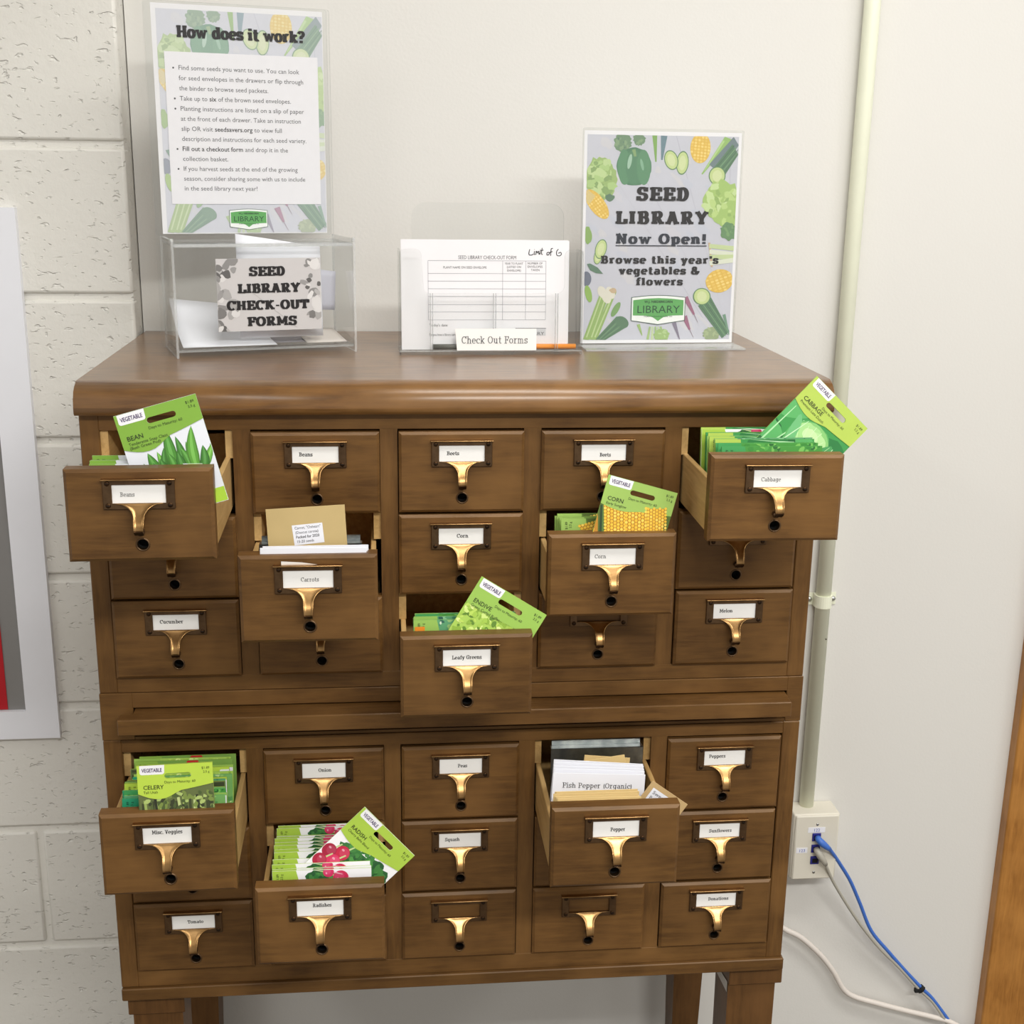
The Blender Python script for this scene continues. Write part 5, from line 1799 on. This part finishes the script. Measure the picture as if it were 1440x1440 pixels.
jb = empty('jack_box', (1.0425, D, 0.131))
tag(jb, 'ivory surface-mounted network jack box below the cream pipe', 'jack box')
m = MB()
m.box(-0.0390, 0.0390, -0.0460, -0.0005, -0.0590, 0.0600, 'box_ivory', bevel=0.003, seg=2)
m.build('housing', jb)
m = MB()
m.box(-0.0365, 0.0365, -0.0505, -0.0460, -0.0580, 0.0590, 'box_ivory', bevel=0.0025, seg=2)
m.build('face_plate', jb)
for z in (0.0435, -0.0450):
    m = MB()
    m.lathe_y(0.0, z, [(0.0024, -0.0500), (0.0022, -0.0512), (0.0004, -0.0514)], 'steel', 12)
    m.build('plate_screw', jb)
for tx, x, z in (('122', -0.001, 0.0335), ('123', -0.0235, -0.0035)):
    m = MB()
    m.box(x - 0.0145 if tx == '122' else x - 0.0095, x + 0.0145 if tx == '122' else x + 0.0095, -0.0510, -0.0504, z - 0.0048, z + 0.0048, 'label_strip')
    sans_text(m, tx, x, z - 0.0027, 0.0075, cm((90, 110, 190)), 0.0513, align='c')
    o = m.build('number_label', jb, normals=False)
    o['label'] = 'white strip printed %s' % tx
for z in (0.0205, -0.0005, -0.0220):
    m = MB()
    m.box(-0.0075, 0.0070, -0.0525, -0.0500, z - 0.0072, z + 0.0072, 'jack_blue', bevel=0.0006)
    m.box(-0.0048, 0.0044, -0.0527, -0.0522, z - 0.0046, z + 0.0034, 'black_hole')
    m.build('jack_port', jb)


BLUE = [(1.0434, 0.386, 0.1505), (1.0500, 0.380, 0.146), (1.0620, 0.384, 0.134), (1.0740, 0.392, 0.118), (1.0910, 0.402, 0.093), (1.1150, 0.411, 0.055), (1.1390, 0.418, 0.006), (1.1650, 0.421, -0.050), (1.2020, 0.423, -0.096), (1.2370, 0.424, -0.137), (1.2700, 0.424, -0.173), (1.2920, 0.424, -0.196), (1.3320, 0.422, -0.2500), (1.3600, 0.420, -0.29), (1.40, 0.41, -0.345)]
GREY = [(1.0430, 0.386, 0.1290), (1.0480, 0.380, 0.122), (1.0580, 0.385, 0.106), (1.0830, 0.398, 0.058), (1.1330, 0.411, -0.020), (1.1790, 0.418, -0.080), (1.2210, 0.422, -0.125), (1.2640, 0.4235, -0.174), (1.2930, 0.423, -0.203), (1.3250, 0.420, -0.2500), (1.352, 0.418, -0.29), (1.392, 0.41, -0.348)]
WHITE = [(0.30, 0.4375, 0.17), (0.55, 0.4365, 0.15), (0.78, 0.433, 0.11), (0.890, 0.428, 0.055), (0.930, 0.426, 0.03), (0.975, 0.425, -0.008), (1.0092, 0.426, -0.040), (1.0420, 0.426, -0.0600), (1.0790, 0.427, -0.096), (1.1070, 0.428, -0.133), (1.1270, 0.428, -0.168), (1.1490, 0.428, -0.186), (1.1910, 0.427, -0.2010), (1.2430, 0.426, -0.2180), (1.2950, 0.424, -0.2330), (1.3300, 0.420, -0.244), (1.38, 0.41, -0.275), (1.43, 0.40, -0.330)]
for nm, pts, rad, mat, lab, plug in (('network_cable', BLUE, 0.0031, 'cable_blue', 'blue network cable from the top jack of the ivory box', True), ('network_cable', GREY, 0.0026, 'cable_grey', 'thin grey network cable from the middle jack of the ivory box', True), ('power_cord', WHITE, 0.0047, 'cable_white', 'thick white cord coming out low behind the cabinet', False)):
    e = empty(nm, pts[0])
    tag(e, lab, 'cable')
    m = MB()
    m.tube([p - Vector(pts[0]) for p in smooth(pts)], rad, mat, 12)
    m.build('cord', e)
    if plug:
        m = MB()
        a = Vector((0, 0, 0))
        b = (Vector(pts[2]) - Vector(pts[0]))
        m.tube([a + Vector((0, 0.004, 0.001)), a, a + b * 0.3 + Vector((0, -0.004, 0)), a + b * 0.75 + Vector((0, -0.002, 0)), a + b * 1.1], [0.0055, 0.0056, 0.0060, 0.0050, 0.0036], mat, 10)
        m.build('plug', e)
m = MB()
t0 = Vector((1.2668, 0.4238, -0.1735))
dirv = (Vector((1.2930, 0.423, -0.203)) - Vector((1.2640, 0.4235, -0.174))).normalized()
rings = []
for s_q in (-0.004, 0.004):
    c_ = dirv * s_q
    u_ = Vector((0, 1, 0))
    w_v = dirv.cross(u_).normalized()
    rings.append([c_ + w_v * (0.0078 * cos(2 * pi * k / 14)) + u_ * (0.0052 * sin(2 * pi * k / 14)) for k in range(14)])
m.rings(rings, 'velcro')
m.box(-0.011, -0.004, -0.004, 0.003, -0.006, 0.002, 'velcro', bevel=0.001)
o = m.build('cable_tie')
o.location = t0
tag(o, 'black cable tie binding the blue and grey network cables', 'cable tie')
